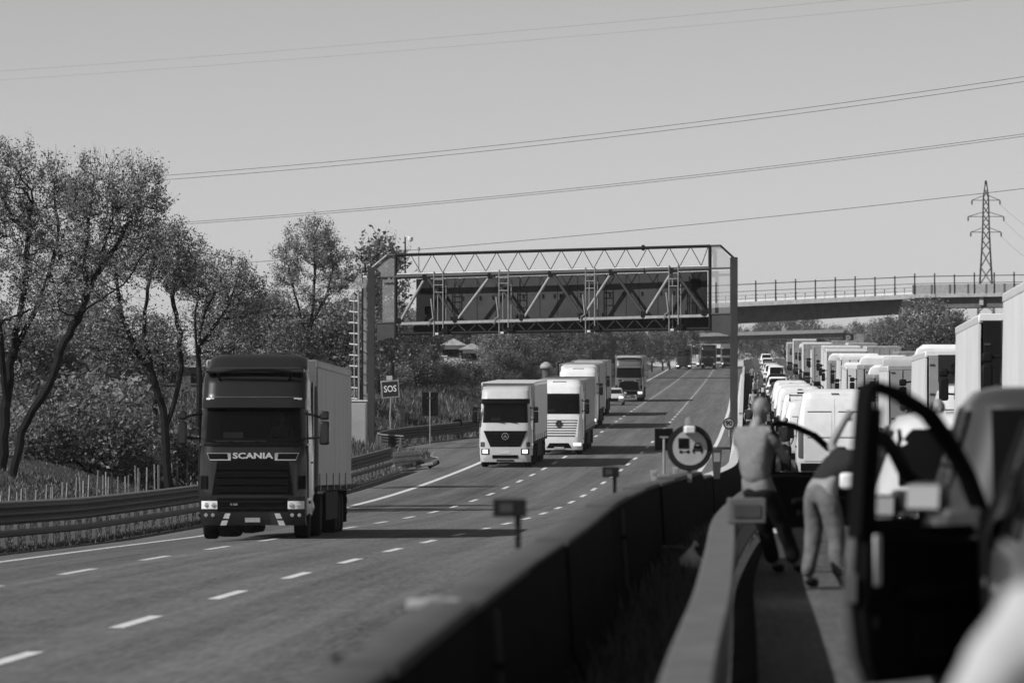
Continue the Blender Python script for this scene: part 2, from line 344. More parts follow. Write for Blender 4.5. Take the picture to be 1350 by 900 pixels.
def guard_rail(label, pts, top, post_every, waves=3, face=1, lower=None, mat_='galv_d', hb=.5, rail_seg=4.5, group=None):
    o0 = pts[0].copy(); r = thing('guard_rail', label, 'guard rail', o0, 0, group)
    loc = [p-o0 for p in pts]
    # cumulative length
    cum = [0.0]
    for i in range(1, len(loc)): cum.append(cum[-1]+(loc[i]-loc[i-1]).length)
    def at(q):
        q = max(0, min(cum[-1], q)); i = 0
        while i < len(cum)-2 and cum[i+1] < q: i += 1
        return loc[i].lerp(loc[i+1], (q-cum[i])/max(1e-6, cum[i+1]-cum[i]))
    q = 0.0
    while q < cum[-1]-.3:
        e = min(cum[-1], q+rail_seg); n = 3
        seg = [at(q + (e-q-.01)*i/n) + Vector((0,0,0)) for i in range(n+1)]
        rail_beam(seg, hb, top-hb/2, .09, waves, face).build('rail_beam', mat_, r)
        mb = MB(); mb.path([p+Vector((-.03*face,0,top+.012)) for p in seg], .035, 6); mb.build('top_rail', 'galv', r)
        if lower:
            mb = MB(); mb.path([p+Vector((.03*face,0,lower)) for p in seg], .085, 6); mb.build('lower_rail', mat_, r)
        q = e
    pm = MB().box((-.05,-.07,-.5),(.05,.07,top-.06)).mesh('post', M['galv_m'], False); q = .4
    while q < cum[-1]:
        link_mesh('post', pm, r, at(q) + Vector((-.09*face,0,0))); q += post_every
    return r
pts = [PL(SE(d)-.35, d, -.02) for d in range(92, 268, 3)]
guard_rail('dark three-wave guard rail with lower beam along the verge beside the picket stakes', pts, 1.15, 2.25, 3, 1, .42, hb=.52)
# bent terminal by the gantry foot
e = PL(SE(267)-.35, 267); 
pts = [Vector((e.x + 2.0*(1-math.cos(t*1.2)) , 267 + 6.5*t, zl(-9.5, 267+6.5*t)-.02)) for t in [i/8 for i in range(9)]]
guard_rail('short bent guard rail terminal curling towards the asphalt at the gantry foot', pts, .85, 1.6, 2, 1, .3, mat_='galv')
pts = [PL(SE(d)-.4-max(0, (312-d))*.05, d, .0) for d in range(304, 470, 4)]
guard_rail('guard rail curving behind the emergency lay-by past the black signboard', pts, .95, 2.2, 3, 1, .4, hb=.5)
pts = [Vector((XR(d), d, zr(d)-.08)) for d in [6+2*i for i in range(36)]]
near_rail = guard_rail('pale guard rail of the median beside the stopped cars with open doors', pts, .63, 2.0, 2, 1, None, mat_='galv_d', hb=.58)
pts = [Vector((XR(d), d, zr(d)-.08)) for d in [80+4*i for i in range(70)]]
guard_rail('far stretch of median guard rail along the queue of vans', pts, .80, 4.0, 2, 1, None, hb=.32, rail_seg=12)
# timber cap box-section on the near median rail
root = near_rail; org = Vector(root.location)
for k in range(18):
    d0 = 8 + 4*k; rings = []
    for i in range(4):
        q = d0 + 3.98*i/3; x = XR(q) - .02; zt = zr(q) + .60 ; 
        w_ = .115
        rings.append([Vector((x+a, q, b))-org for a, b in ((-w_, zt-.05),(-w_,zt-.012),(-w_+.015,zt),(w_-.015,zt),(w_,zt-.012),(w_,zt-.05))])
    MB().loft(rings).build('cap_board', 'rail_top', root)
# block heads standing on the rail
def block(name, label, c, half, m, lit=None):
    o = thing(name, label, 'reflector', (c.x, c.y, c.z-half[2]))
    MB().box((-half[0],-half[1],0),(half[0],half[1],2*half[2])).build('body', m, o, bev=.015)
    MB().box((-half[0]*.7,-half[1]-.012,half[2]*.5),(half[0]*.7,-half[1]-.002,half[2]*1.5)).build('reflector_face', 'galv_d', o)
    return o
q = Vector(((984-675)*51.3/F, 0, zr(51.3)+.715)); block('rail_block', 'bulky grey block fixed on the median rail below the leaning man', Vector((q.x, 51.3, q.z)), (.17,.2,.115), 'concrete_d')
q = Vector(((992-675)*70/F, 0, zr(70)+.69)); block('rail_block', 'smaller grey block fixed on the rail behind the bulky block', Vector((q.x, 70, q.z)), (.13,.15,.09), 'concrete_d')
# plates and posts on the barrier
def delineator(label, x, y, d, wpx, hpx, m, post=True, tilt=0.0):
    c = px(x, y, d); s_ = d/F; o = thing('delineator', label, 'delineator', (c.x, d, barrier_top(d)))
    zc = c.z - barrier_top(d)
    MB().box((-wpx*s_/2,-.02,zc-hpx*s_/2),(wpx*s_/2,.02,zc+hpx*s_/2)).build('plate', m, o, bev=.006)
    MB().box((-wpx*s_*.3,-.026,zc-hpx*s_*.25),(wpx*s_*.1,-.021,zc+hpx*s_*.25)).build('reflector', 'galv_d', o)
    if post: MB().box((wpx*s_*.25-.02,.021,-.02),(wpx*s_*.25+.02,.05,zc+hpx*s_*.4)).build('post', 'steel_d', o)
    o.rotation_euler = (0, 0, tilt); return o
delineator('dark rectangular delineator plate on a stub post on the barrier, larger blurred one', 672, 669, 38, 44, 24, 'steel_d')
delineator('small dark delineator plate on the barrier beyond the larger blurred one', 805, 622, 62, 22, 14, 'steel_d')
c = px(568, 797, 26.5); o = thing('barrier_plate', 'pale flat plate lying across the barrier top', 'plate', (c.x+.02, 26.5, barrier_top(26.5)))
MB().box((-.13,-.16,.002),(.12,.16,.045)).build('slab', 'concrete', o, bev=.01); MB().box((-.04,-.05,.045),(.04,.05,.06)).build('bolt_head', 'galv', o, bev=.005)
c = px(452, 864, 21.5); o = thing('barrier_clamp', 'dark clamp bracket on the barrier top, beside the pale plate', 'clamp', (XB(21.2), 21.2, barrier_top(21.2)))
MB().box((-.2,-.06,.0),(.06,.06,.03)).build('plate', 'steel_d', o, bev=.006); MB().tube((-.1,0,.03),(-.1,0,.06),.02).build('bolt', 'steel_d', o)
# vertical joint straps on the barrier's shaded face
for q, lb in ((26.9, 'thin upright conduit strap on the shaded barrier face below the pale plate'), (52.5, 'thin upright conduit strap on the shaded barrier face below the small delineator')):
    o = thing('conduit', lb, 'conduit', (XB(q)+.16, q, barrier_top(q)-.9))
    MB().path([(0.16,0,-.3),(.16,0,-.1),(.045,0,.2),(0.0,0,.88)], .014).build('pipe', 'concrete_d', o)
    MB().box((-.01,-.03,.6),(.045,.03,.63)).build('bracket', 'steel_d', o)
# stakes of the picket fence
pf = thing('picket_fence', 'row of thin pale upright stakes strung along the bank behind the guard rail', 'fence', PL(SE(150)-4.0, 150))
org = Vector(pf.location); rr = random.Random(5); d = 150.0; sm = [MB().box((-.024,-.02,-.3),(.024,.02,1.0)).mesh('stake', M['wood'], False)]
prev = []
while d < 250:
    p = PL(SE(min(d,244))-3.9+rr.uniform(-.1,.1), d); h = (1.05 + .45*min(1,(d-150)/60))*rr.uniform(.8,1.08)
    o = link_mesh('stake', sm[0], pf, p-org+Vector((0,0,.25)), (rr.uniform(-.05,.05), rr.uniform(-.06,.06), rr.uniform(0,3))); o.scale = (rr.uniform(.8,1.3),1,h)
    prev.append(p-org+Vector((0,0,.25+h*.6))); d += rr.uniform(.8,1.7)
MB().path(prev, .006, 4).build('wire', 'wire', pf)

# ---------------------------------------------------------------- bodies built from levels (cabs, vans, cars)
class ZB:
    """levels: (z, half width, y front, y rear, corner radius front, corner radius rear)"""
    def __init__(s, lv, bulge=.05): s.lv = lv; s.b = bulge
    def at(s, z):
        L = s.lv
        if z <= L[0][0]: return L[0]
        for a, b in zip(L, L[1:]):
            if z <= b[0]:
                t = (z-a[0])/max(1e-9, b[0]-a[0]); return tuple(p+(q-p)*t for p, q in zip(a, b))
        return L[-1]
    def fy(s, x, z):
        _, w, f, r, rf, rr_ = s.at(z); t = max(0, min(rf, abs(x)-(w-rf))); return f - s.b*(x/w)**2 - (rf - math.sqrt(max(0, rf*rf-t*t)))
    def ry(s, x, z):
        _, w, f, r, rf, rr_ = s.at(z); t = max(0, min(rr_, abs(x)-(w-rr_))); return r + .4*s.b*(x/w)**2 + (rr_ - math.sqrt(max(0, rr_*rr_-t*t)))
    def ring(s, z, n=12):
        w = s.at(z)[1]; xs = [w*math.sin(math.pi/2*(-1+2*i/n)) for i in range(n+1)]
        return [(x, s.fy(x, z), z) for x in xs] + [(x, s.ry(x, z), z) for x in reversed(xs)]
    def shell(s, z0=None, z1=None, extra=4):
        z0 = s.lv[0][0] if z0 is None else z0; z1 = s.lv[-1][0] if z1 is None else z1
        zs = sorted({z0, z1, *[l[0] for l in s.lv if z0 < l[0] < z1]}); out = []
        for a, b in zip(zs, zs[1:]):
            m = extra if b-a > .12 else 1
            out += [a+(b-a)*i/m for i in range(m)]
        out.append(zs[-1]); return MB().loft([s.ring(z) for z in out])
    def front(s, x0, x1, z0, z1, off=.008, inn=-.02, nx=8, nz=4, mb=None, top=None, shear=0.0):
        mb = mb or MB(); A = []; B = []
        for i in range(nz+1):
            t = i/nz; z = z0+(z1-z0)*t; a, b = [], []
            xa, xb = (x0, x1) if top is None else (x0+(top[0]-x0)*t, x1+(top[1]-x1)*t)
            for j in range(nx+1):
                x = xa+(xb-xa)*j/nx; y = s.fy(x, z); a.append((x, y+off, z)); b.append((x, y+inn, z))
            A.append(a); B.append(b)
        return mb.slab(A, B)
    def rear(s, x0, x1, z0, z1, off=.008, inn=-.02, nx=8, nz=4, mb=None):
        mb = mb or MB(); A = []; B = []
        for i in range(nz+1):
            z = z0+(z1-z0)*i/nz; a, b = [], []
            for j in range(nx+1):
                x = x0+(x1-x0)*j/nx; y = s.ry(x, z); a.append((x, y-off, z)); b.append((x, y-inn, z))
            A.append(a); B.append(b)
        return mb.slab(A, B)
    def side(s, sx, y0, y1, z0, z1, off=.008, inn=-.02, ny=2, nz=4, mb=None, top=None):
        mb = mb or MB(); A = []; B = []
        for i in range(nz+1):
            t = i/nz; z = z0+(z1-z0)*t; wd = s.at(z)[1]; a, b = [], []
            ya, yb = (y0, y1) if top is None else (y0+(top[0]-y0)*t, y1+(top[1]-y1)*t)
            for j in range(ny+1):
                y = ya+(yb-ya)*j/ny; a.append((sx*(wd+off), y, z)); b.append((sx*(wd+inn), y, z))
            A.append(a); B.append(b)
        return mb.slab(A, B)

_wheel = {}
def wheel(parent, x, y, r, wd, tw=False):
    k = (round(r, 3), round(wd, 3))
    if k not in _wheel:
        h = wd/2
        t = MB().lathe([(-h, r*.58),(-h, r*.86),(-h*.82, r*.965),(-h*.5, r),(h*.5, r),(h*.82, r*.965),(h, r*.86),(h, r*.58)], 26).mesh('wheel', M['rubber'])
        q = MB().lathe([(-h*.93, r*.60),(-h*.93,r*.52),(-h*.55, r*.40),(-h*.6, r*.18),(-h*.8, r*.15),(h*.8, r*.15),(h*.6, r*.18),(h*.55, r*.40),(h*.93, r*.52),(h*.93, r*.60)], 20).mesh('rim', M['rim'])
        _wheel[k] = (t, q)
    o = link_mesh('wheel', _wheel[k][0], parent, (x, y, r)); link_mesh('rim', _wheel[k][1], o)
    return o
def star_badge(r, y0):
    mb = MB(); n = 24; o_ = []; 
    A = [[(r*math.cos(2*math.pi*k/n), y0+.012, r*math.sin(2*math.pi*k/n)) for k in range(n+1)], [(r*.84*math.cos(2*math.pi*k/n), y0+.012, r*.84*math.sin(2*math.pi*k/n)) for k in range(n+1)]]
    B = [[(p[0], y0, p[2]) for p in row] for row in A]; mb.slab(A, B)
    poly = []
    for k in range(3):
        a = math.pi/2 + k*2*math.pi/3; poly.append((r*.86*math.cos(a), r*.86*math.sin(a))); a += math.pi/3; poly.append((r*.16*math.cos(a), r*.16*math.sin(a)))
    mb.prism(poly, lambda a, b, t: (a, y0+t, b), .014); return mb

STY = dict(
  s=dict(lv=[(.32,1.18,-.10,-2.1,.30,.05),(.5,1.23,-.02,-2.1,.30,.05),(1.0,1.25,0,-2.1,.30,.05),(1.9,1.25,-.05,-2.1,.30,.05),(2.15,1.24,-.10,-2.1,.30,.05),(3.02,1.20,-.33,-2.1,.28,.05),(3.22,1.20,-.38,-2.1,.28,.05),(3.66,1.19,-.62,-2.1,.28,.05),(3.84,1.15,-.86,-2.1,.3,.08),(3.93,1.04,-1.15,-2.05,.3,.1)], ws=(2.20,3.0), vis=(3.0,3.2)),
  a=dict(lv=[(.26,1.20,-.08,-2.1,.30,.05),(.5,1.24,-.01,-2.1,.30,.05),(1.0,1.25,0,-2.1,.30,.05),(1.75,1.25,-.06,-2.1,.30,.05),(2.12,1.24,-.12,-2.1,.30,.05),(3.1,1.19,-.32,-2.1,.30,.05),(3.32,1.18,-.36,-2.1,.30,.05),(3.72,1.15,-.60,-2.1,.32,.06),(3.86,1.05,-.95,-2.05,.32,.1)], ws=(2.15,3.08), vis=(3.08,3.3)),
  m=dict(lv=[(.26,1.20,-.08,-2.1,.32,.05),(.5,1.24,-.01,-2.1,.32,.05),(1.0,1.25,0,-2.1,.32,.05),(1.75,1.25,-.07,-2.1,.32,.05),(2.15,1.24,-.13,-2.1,.32,.05),(3.25,1.20,-.38,-2.1,.32,.05),(3.6,1.18,-.55,-2.1,.36,.06),(3.82,1.10,-.80,-2.1,.4,.1),(3.95,.92,-1.15,-2.0,.4,.15)], ws=(2.15,3.22), vis=None),
)
def semi(label, style='a', paint='white', side='curtain', rear='rear_gr', H=4.0, trailer=13.6, grille='blk', badge=None, name=None, lights=True, deflector=None, detail=2, group=None, rear_text=None, roofrail=None):
    st = STY[style]; B = ZB(st['lv'], .06); r = thing('semi_truck', label, 'truck', group=group)
    cabm = M[paint]
    # ---- cab
    w0, w1 = st['ws']
    if detail < 2:
        B.shell(.55).build('cab_body', cabm, r)
        B.front(-1.1, 1.1, w0, w1, .012, -.02, 12, 6, top=(-1.06, 1.06)).build('windscreen', 'glass', r)
    else:
        B.shell(.55, w0).build('cab_body', cabm, r); B.shell(w1).build('cab_roof', cabm, r)
        mb = MB(); rows_ = []
        for i in range(5):
            rg_ = B.ring(w0+(w1-w0)*i/4); n_ = 13; fr_ = rg_[:n_]; re_ = rg_[n_:]
            rows_.append([p for p in fr_ if p[0] > 1.02] + re_ + [p for p in fr_ if p[0] < -1.02])
        m_ = min(len(q) for q in rows_); mb.v = [p for q in rows_ for p in q[:m_]]; mb.f = [(i*m_+j, i*m_+j+1, (i+1)*m_+j+1, (i+1)*m_+j) for i in range(4) for j in range(m_-1)]
        mb.build('cab_walls', cabm, r)
        B.front(-1.1, 1.1, w0, w1, .012, .004, 12, 6, top=(-1.06, 1.06)).build('windscreen', 'wglass', r)
        MB().box((-1.05,-.75,w0+.002),(1.05,-.32,w0+.10)).build('dashboard', 'steel_d', r, bev=.04)
        MB().box((-1.1,-2.02,w0+.01),(1.1,-1.98,w1-.02)).build('bunk_curtain', 'steel_d', r)
        for sx in (-1, 1): MB().box((sx*.58-.26,-1.55,w0-.3+.31),(sx*.58+.26,-1.38,w0+.62)).build('seat', 'interior', r, bev=.06)
        MB().lathe([(-.02,.20),(0,.23),(.02,.20)], 20, 'z', (-.58,-.80,w0+.14)).build('steering_wheel', 'blk', r)
        MB().box((.25,-.42,w0+.11),(.7,-.38,w0+.24)).build('dash_papers', 'galv_m', r)
    if detail > 1: B.front(-.3, .85, w0+.02, w0+.05, .014, .0, 10, 1).build('dash_edge', 'steel_d', r)
    if st['vis']:
        v0, v1 = st['vis']; mb = MB(); A, C_ = [], []
        for t, o0 in ((0, .20), (1, .03)):
            z = v0+(v1-v0)*t; A.append([(x, B.fy(x, z)+o0, z) for x in [-1.17+2.34*j/12 for j in range(13)]]); C_.append([(x, B.fy(x, z)+o0-.03, z-.02) for x in [-1.17+2.34*j/12 for j in range(13)]])
        mb.slab(A, C_).build('sun_visor', 'scania_blk' if style != 's' else cabm, r)
        if detail > 1 and style == 's':
            for x in (-1.0, 1.0): B.front(x-.09, x+.09, v1-.02, v1+.02, .03, .0, 3, 1).build('marker_lamp', 'lamp', r)
    # side doors and windows
    for sx in (-1, 1):
        B.side(sx, -.42, -1.32, 2.18, 2.95, .010, top=(-.62, -1.30)).build('side_window', 'glass', r)
        if detail > 1:
            dr = B.side(sx, -.30, -1.36, .95, 2.14, .012).build('door', cabm, r); MB().cbox((sx*1.275, -1.22, 1.75), (.015,.07,.02)).build('handle', 'blk', dr)
            for z in (.55, .85): MB().box((sx*1.24 if sx > 0 else -1.27, -.95, z-.03), (sx*1.27 if sx > 0 else -1.24, -.45, z+.03)).build('step', 'blk', r)
    # bumper, lower face
    if style == 's':
        B.front(-1.19, 1.19, .33, .98, .035, -.08, 14, 5).build('bumper', cabm, r)
        B.front(-.93, .93, 1.02, 1.84, .018, -.02, 10, 4, top=(-.80,.80)).build('grille', 'scania_blk', r)
        for k in range(4):
            z = 1.08+.17*k; B.front(-.82+.02*k*0, .82, z, z+.10, .045, .0, 8, 1).build('grille_slat', 'scania_blk', r)
        B.front(-.80, .80, .64, .95, .045, .0, 8, 2).build('lower_grille', 'scania_blk', r)
        for z in (.72, .86): B.front(-.72, .72, z-.02, z+.02, .06, .02, 8, 1).build('grille_slat', 'blk', r)
        for sx in (-1, 1):
            B.front(*sorted((sx*1.17, sx*.80)), .70, .88, .06, .0, 6, 2).build('headlight', 'lamp', r)
            for q in (.88, 1.04): MB().lathe([(0, .06), (.02, .055), (.025, .0)], 14, 'y', (sx*q, B.fy(sx*q, .79)+.055, .79)).build('lamp_reflector', 'chrome', r)
            for q in (.90, 1.06): MB().lathe([(0, .045), (.02, .04), (.024, 0)], 12, 'y', (sx*q, B.fy(sx*q, .56)+.03, .56)).build('fog_lamp', 'galv', r)
            # bright outlined intakes beside the lettering
            f = B.front(*sorted((sx*.98, sx*.50)), 1.80, 1.97, .022, .0, 5, 2, top=tuple(sorted((sx*1.05, sx*.50)))).build('intake_surround', 'chrome', r)
            B.front(*sorted((sx*.98, sx*.56)), 1.825, 1.955, .030, .0, 5, 2, top=tuple(sorted((sx*1.03, sx*.58)))).build('intake_opening', 'scania_blk', f)
            # side cheek intake
            B.front(*sorted((sx*1.20, sx*1.04)), 1.15, 1.45, .02, -.02, 4, 2).build('corner_intake', 'scania_blk', r)
            mb = MB(); mb.prism([(sx*.50,.60),(sx*.62,.60),(sx*.74,.33),(sx*.60,.33)], lambda a, b, t: (a, B.fy(a, b)+.04+t, b), .012); mb.build('reflective_mark', 'paint', r)
        tm = text_mb('SCANIA', .2, .02, .92); moved(tm, lambda x, y, z: (-x, B.fy(x, 1.9)+.03-y, 1.9+z*.9)); tm.build('lettering', 'chrome', r)
        B.front(-.17, .17, .40, .50, .05, .03, 4, 1).build('number_plate', 'plate', r)
        tm = text_mb('R 500', .07, .01); moved(tm, lambda x, y, z: (-x+.42, B.fy(.4, .8)+.065-y, .80+z)); tm.build('lettering', 'galv', r)
        B.front(-1.18, 1.18, 3.225, 3.25, .015, .0, 12, 1).build('visor_seam', 'galv_d', r)
        for x in (-.55, .05):
            mb = MB(); mb.path([(x, B.fy(x, 2.16)+.03, 2.16), (x+.5, B.fy(x+.5, 2.24)+.035, 2.24)], .012); mb.build('wiper', 'blk', r)
        B.front(-1.12, 1.12, 2.13, 2.19, .03, .0, 10, 1).build('cowl', 'scania_blk', r)
        # light bar on the roof and roof deflector
        MB().path([(-.85,-.52,3.80),(-.4,-.44,3.86),(.4,-.44,3.86),(.85,-.52,3.80)], .035, 8).build('roof_bar', 'blk', r)
        for x in (-.85, .85): MB().path([(x,-.52,3.80),(x*.93,-.62,3.62)], .03).build('bar_foot', 'blk', r)
        MB().box((-1.12,-.98,3.78),(1.12,-.62,3.90)).build('air_horn_cover', cabm, r, bev=.04)
    elif style == 'a':
        B.front(-1.22, 1.22, .26, .98, .03, -.08, 14, 5).build('bumper', cabm, r)
        B.front(-.72, .72, 1.0, 1.76, .03, -.02, 10, 4, top=(-1.05, 1.05)).build('grille', 'scania_blk', r)
        for k in range(4): z = 1.10+.16*k; B.front(-.70-.07*k, .70+.07*k, z, z+.035, .045, .0, 8, 1).build('grille_slat', 'blk', r)
        B.front(-.62, .62, .44, .60, .045, .0, 8, 2).build('bumper_intake', 'scania_blk', r); B.front(-.42, .42, .30, .37, .045, .0, 8, 1).build('bumper_slot', 'scania_blk', r)
        B.front(-.24, .24, .66, .78, .045, .0, 4, 1).build('number_plate', 'plate', r)
        for sx in (-1, 1):
            B.front(*sorted((sx*1.16, sx*.76)), .62, .90, .045, .0, 6, 3).build('headlight_housing', 'galv_d', r)
            B.front(*sorted((sx*1.08, sx*.84)), .68, .86, .055, .0, 4, 2).build('headlight', 'lamp_on' if lights else 'lamp', r)
            B.front(*sorted((sx*1.20, sx*1.02)), 1.0, 1.22, .03, .0, 4, 2).build('corner_panel', 'galv_d', r)
        if detail > 1:
            for x in (-.6, .0): mb = MB(); mb.path([(x, B.fy(x, 2.12)+.03, 2.12), (x+.5, B.fy(x+.5, 2.2)+.03, 2.2)], .012); mb.build('wiper', 'blk', r)
    else:
        B.front(-1.22, 1.22, .26, .85, .03, -.08, 14, 5).build('bumper', cabm, r)
        B.front(-.98, .98, .92, 2.05, .012, -.02, 10, 4, top=(-1.06, 1.06)).build('grille_panel', cabm, r)
        for k in range(7):
            z = .98+.135*k; B.front(-.84-.02*k, .84+.02*k, z, z+.045, .022, .0, 8, 1).build('grille_gap', grille, r)
        B.front(-.66, .66, .36, .62, .045, .0, 8, 2, top=(-.5,.5)).build('bumper_intake', 'scania_blk', r)
        B.front(-.26, .26, .30, .42, .06, .03, 4, 1).build('number_plate', 'plate', r)
        for sx in (-1, 1):
            B.front(*sorted((sx*1.16, sx*.76)), .48, .62, .045, .0, 6, 2).build('headlight', 'lamp_on' if lights else 'lamp', r)
            B.front(*sorted((sx*1.18, sx*1.04)), .95, 1.12, .03, .0, 4, 2).build('indicator', 'lamp', r)
        B.front(-1.05, 1.05, 2.92, 3.20, .02, .0, 10, 2).build('screen_band', 'scania_blk', r)
        MB().box((-.35,-.93,3.80),(.35,-.80,3.86)).build('roof_hatch', 'blk', r)
    if badge == 'star':
        zb = 1.5 if style == 'a' else 1.62; rad = .17 if style == 'a' else .155
        if style != 'a':
            MB().lathe([(0, rad*1.2), (.02, rad*1.18), (.022, 0)], 20, 'y', (0, B.fy(0, zb)+.02, zb)).build('badge_disc', 'scania_blk', r)
        mb = star_badge(rad, 0); moved(mb, lambda x, y, z: (x, B.fy(0, zb)+.048+y, zb+z)); mb.build('badge', 'chrome', r)
    # mirrors
    if detail > 0:
        for sx in (-1, 1):
            y = -.18; out = 1.62 if style == 's' else 1.48
            mb = MB(); mb.path([(sx*1.18,-.35,2.86),(sx*1.40,-.14,2.82),(sx*out,y,2.74)], .028).build('mirror_arm', 'blk', r)
            MB().path([(sx*1.2,-.32,2.3),(sx*out,y-.02,2.32)], .025).build('mirror_arm', 'blk', r)
            MB().cbox((sx*out, y-.02, 2.42), (.115,.09,.27)).build('mirror', 'blk' if style != 's' else cabm, r, bev=.05)
            MB().cbox((sx*out, y-.02, 2.82), (.11,.09,.10)).build('wide_mirror', cabm if style == 's' else 'blk', r, bev=.045)
    # roof deflector up to the trailer
    dh = deflector if deflector is not None else H
    zt = st['lv'][-1][0]
    if dh > zt - .3:
        D = ZB([(zt-.35,1.15,-1.25,-2.35,.30,.05),(zt,1.15,-1.35,-2.4,.32,.05),(dh-.10,1.12,-1.75,-2.45,.34,.05),(dh,.98,-2.0,-2.4,.34,.06)], .10)
        D.shell().build('roof_deflector', cabm, r)
    for sx in (-1, 1):
        MB().box((sx*1.24 if sx > 0 else -1.20, -2.55, 1.0), (sx*1.20 if sx > 0 else -1.24, -2.105, min(3.6, dh-.3))).build('side_deflector', cabm, r, bev=.015)
    # chassis
    MB().box((-.45,-6.2,.62),(.45,-.4,.92)).build('chassis_rail', 'chassis', r)
    MB().box((-1.12,-.9,.5),(1.12,-.25,.62)).build('front_crossmember', 'chassis', r)
    for sx in (-1, 1):
        MB().lathe([(-.6,.02),(-.6,.30),(.6,.30),(.6,.02)], 16, 'y', (sx*.88,-3.0,.72)).build('fuel_tank', 'rim' if style == 's' else 'galv_d', r)
        mb = MB(); n = 8; A, C_ = [], []
        for k in range(n+1):
            a = math.pi*(.02+.96*k/n); A.append([(sx*x, -1.4+.66*math.cos(a), .52+.62*math.sin(a)) for x in (.86, 1.24)]); C_.append([(sx*x, -1.4+.62*math.cos(a), .52+.58*math.sin(a)) for x in (.86, 1.24)])
        mb.slab(A, C_).build('mudguard', 'blk', r)
        wheel(r, sx*1.04, -1.4, .52, .34); wheel(r, sx*.93, -5.2, .52, .60)
        MB().box((sx*1.22 if sx > 0 else -.66, -5.95, .55), (sx*.66 if sx > 0 else -1.22, -5.90, 1.0)).build('mudflap', 'blk', r)
    # ---- trailer
    y0 = -2.95; y1 = y0-trailer; zb = 1.18; hw = 1.275
    MB().box((-hw,y1,zb-.10),(hw,y0,zb)).build('trailer_floor', 'chassis', r)
    MB().box((-hw+.01,y0-.06,zb),(hw-.01,y0,H-.02)).build('headboard', 'curtain_d', r)
    for sx in (-1, 1):
        mb = MB(); A, C_ = [], []; ny = 54
        for i in range(7):
            z = zb+.04+(H-.22-zb)*i/6; a = []; b = []
            for j in range(ny+1):
                y = y0-.05+(y1-y0+.1)*j/ny
                wv = .016*math.sin(j*.9+z*.7)*math.sin(math.pi*(z-zb)/(H-zb)) + .010*math.sin(j*2.3+1.3*z)
                a.append((sx*(hw+.02+wv), y, z)); b.append((sx*(hw-.03+wv), y, z))
            A.append(a); C_.append(b)
        cu = mb.slab(A, C_).build('side_curtain', side, r)
        if detail > 1:
            y = y0-.4
            while y > y1+.2:
                MB().box((sx*(hw+.035) if sx > 0 else -(hw+.05), y-.025, zb-.1), (sx*(hw+.05) if sx > 0 else -(hw+.035), y+.025, zb+.32)).build('strap', 'chassis', cu)
                MB().box((sx*(hw+.05) if sx > 0 else -(hw+.075), y-.03, zb-.08), (sx*(hw+.075) if sx > 0 else -(hw+.05), y+.06, zb+.04)).build('buckle', 'galv', cu); y -= 2.6 if style == 's' else 2.4
        MB().box((sx*(hw+.03) if sx > 0 else -(hw+.03), y1, H-.18), (sx*(hw-.08) if sx > 0 else -(hw-.08), y0, H)).build('cant_rail', roofrail or ('galv' if side != 'curtain_l' else 'white'), r, bev=.03)
        MB().box((sx*1.24 if sx > 0 else -1.20, y1+4.9, .38), (sx*1.20 if sx > 0 else -1.24, y0-4.0, 1.05)).build('side_guard', 'chassis', r)
        MB().box((sx*1.22 if sx > 0 else -.7, y1+.7, .25), (sx*.7 if sx > 0 else -1.22, y1+.75, 1.05)).build('mudflap', 'blk', r)
        MB().box((sx*.95 if sx > 0 else -.80, y0-3.8, .2), (sx*.80 if sx > 0 else -.95, y0-3.6, zb)).build('landing_leg', 'chassis', r)
        for k in range(3): wheel(r, sx*.98, y1+4.3-1.31*k, .50, .38)
        MB().box((sx*1.2 if sx > 0 else -.75, y1-.02, .72), (sx*.75 if sx > 0 else -1.2, y1+.05, .88)).build('tail_light', 'red_l', r)
        dq = MB().box((sx*1.20 if sx > 0 else -.01, y1-.04, zb+.05), (sx*.01 if sx > 0 else -1.20, y1, H-.14)).build('rear_door', rear, r, bev=.01)
        for x in (.35, .80): MB().tube((sx*x, y1-.055, zb), (sx*x, y1-.055, H-.12), .018).build('lock_bar', 'galv_d' if rear == 'rear_dk' else 'galv', dq)
        for z in (1.6, 2.4, 3.2): MB().box((sx*1.18 if sx > 0 else -1.05, y1-.06, z), (sx*1.05 if sx > 0 else -1.18, y1-.04, z+.05)).build('hinge', 'galv_d', dq)
    MB().box((-hw,y1,H-.03),(hw,y0,H+.012)).build('trailer_roof', 'white' if side in ('curtain_l', 'white') else 'galv', r, bev=.01)
    MB().box((-hw-.01,y1-.02,H-.13),(hw+.01,y1+.08,H+.02)).build('rear_header', roofrail or 'galv', r, bev=.012)
    MB().box((-1.2,y1,.45),(1.2,y1+.1,.60)).build('underrun_bar', 'galv_d', r)
    MB().box((-.45,y1+.3,.78),(.45,y0-.2,1.08)).build('trailer_beam', 'chassis', r)
    MB().box((-.26,y1-.03,.62),(.26,y1,.74)).build('number_plate', 'plate', r)
    if rear_text:
        p = MB().box((-.95,y1-.075,2.75),(-.02,y1-.062,3.5)).build('rear_poster', 'sign_d', r)
        tm = text_mb(rear_text, .7, .006); moved(tm, lambda x, y, z: (x-.45, y1-.078+y, 3.15+z)); tm.build('lettering', 'sign_k', p)
    r['len'] = 0; del r['len']
    return r, trailer+2.95

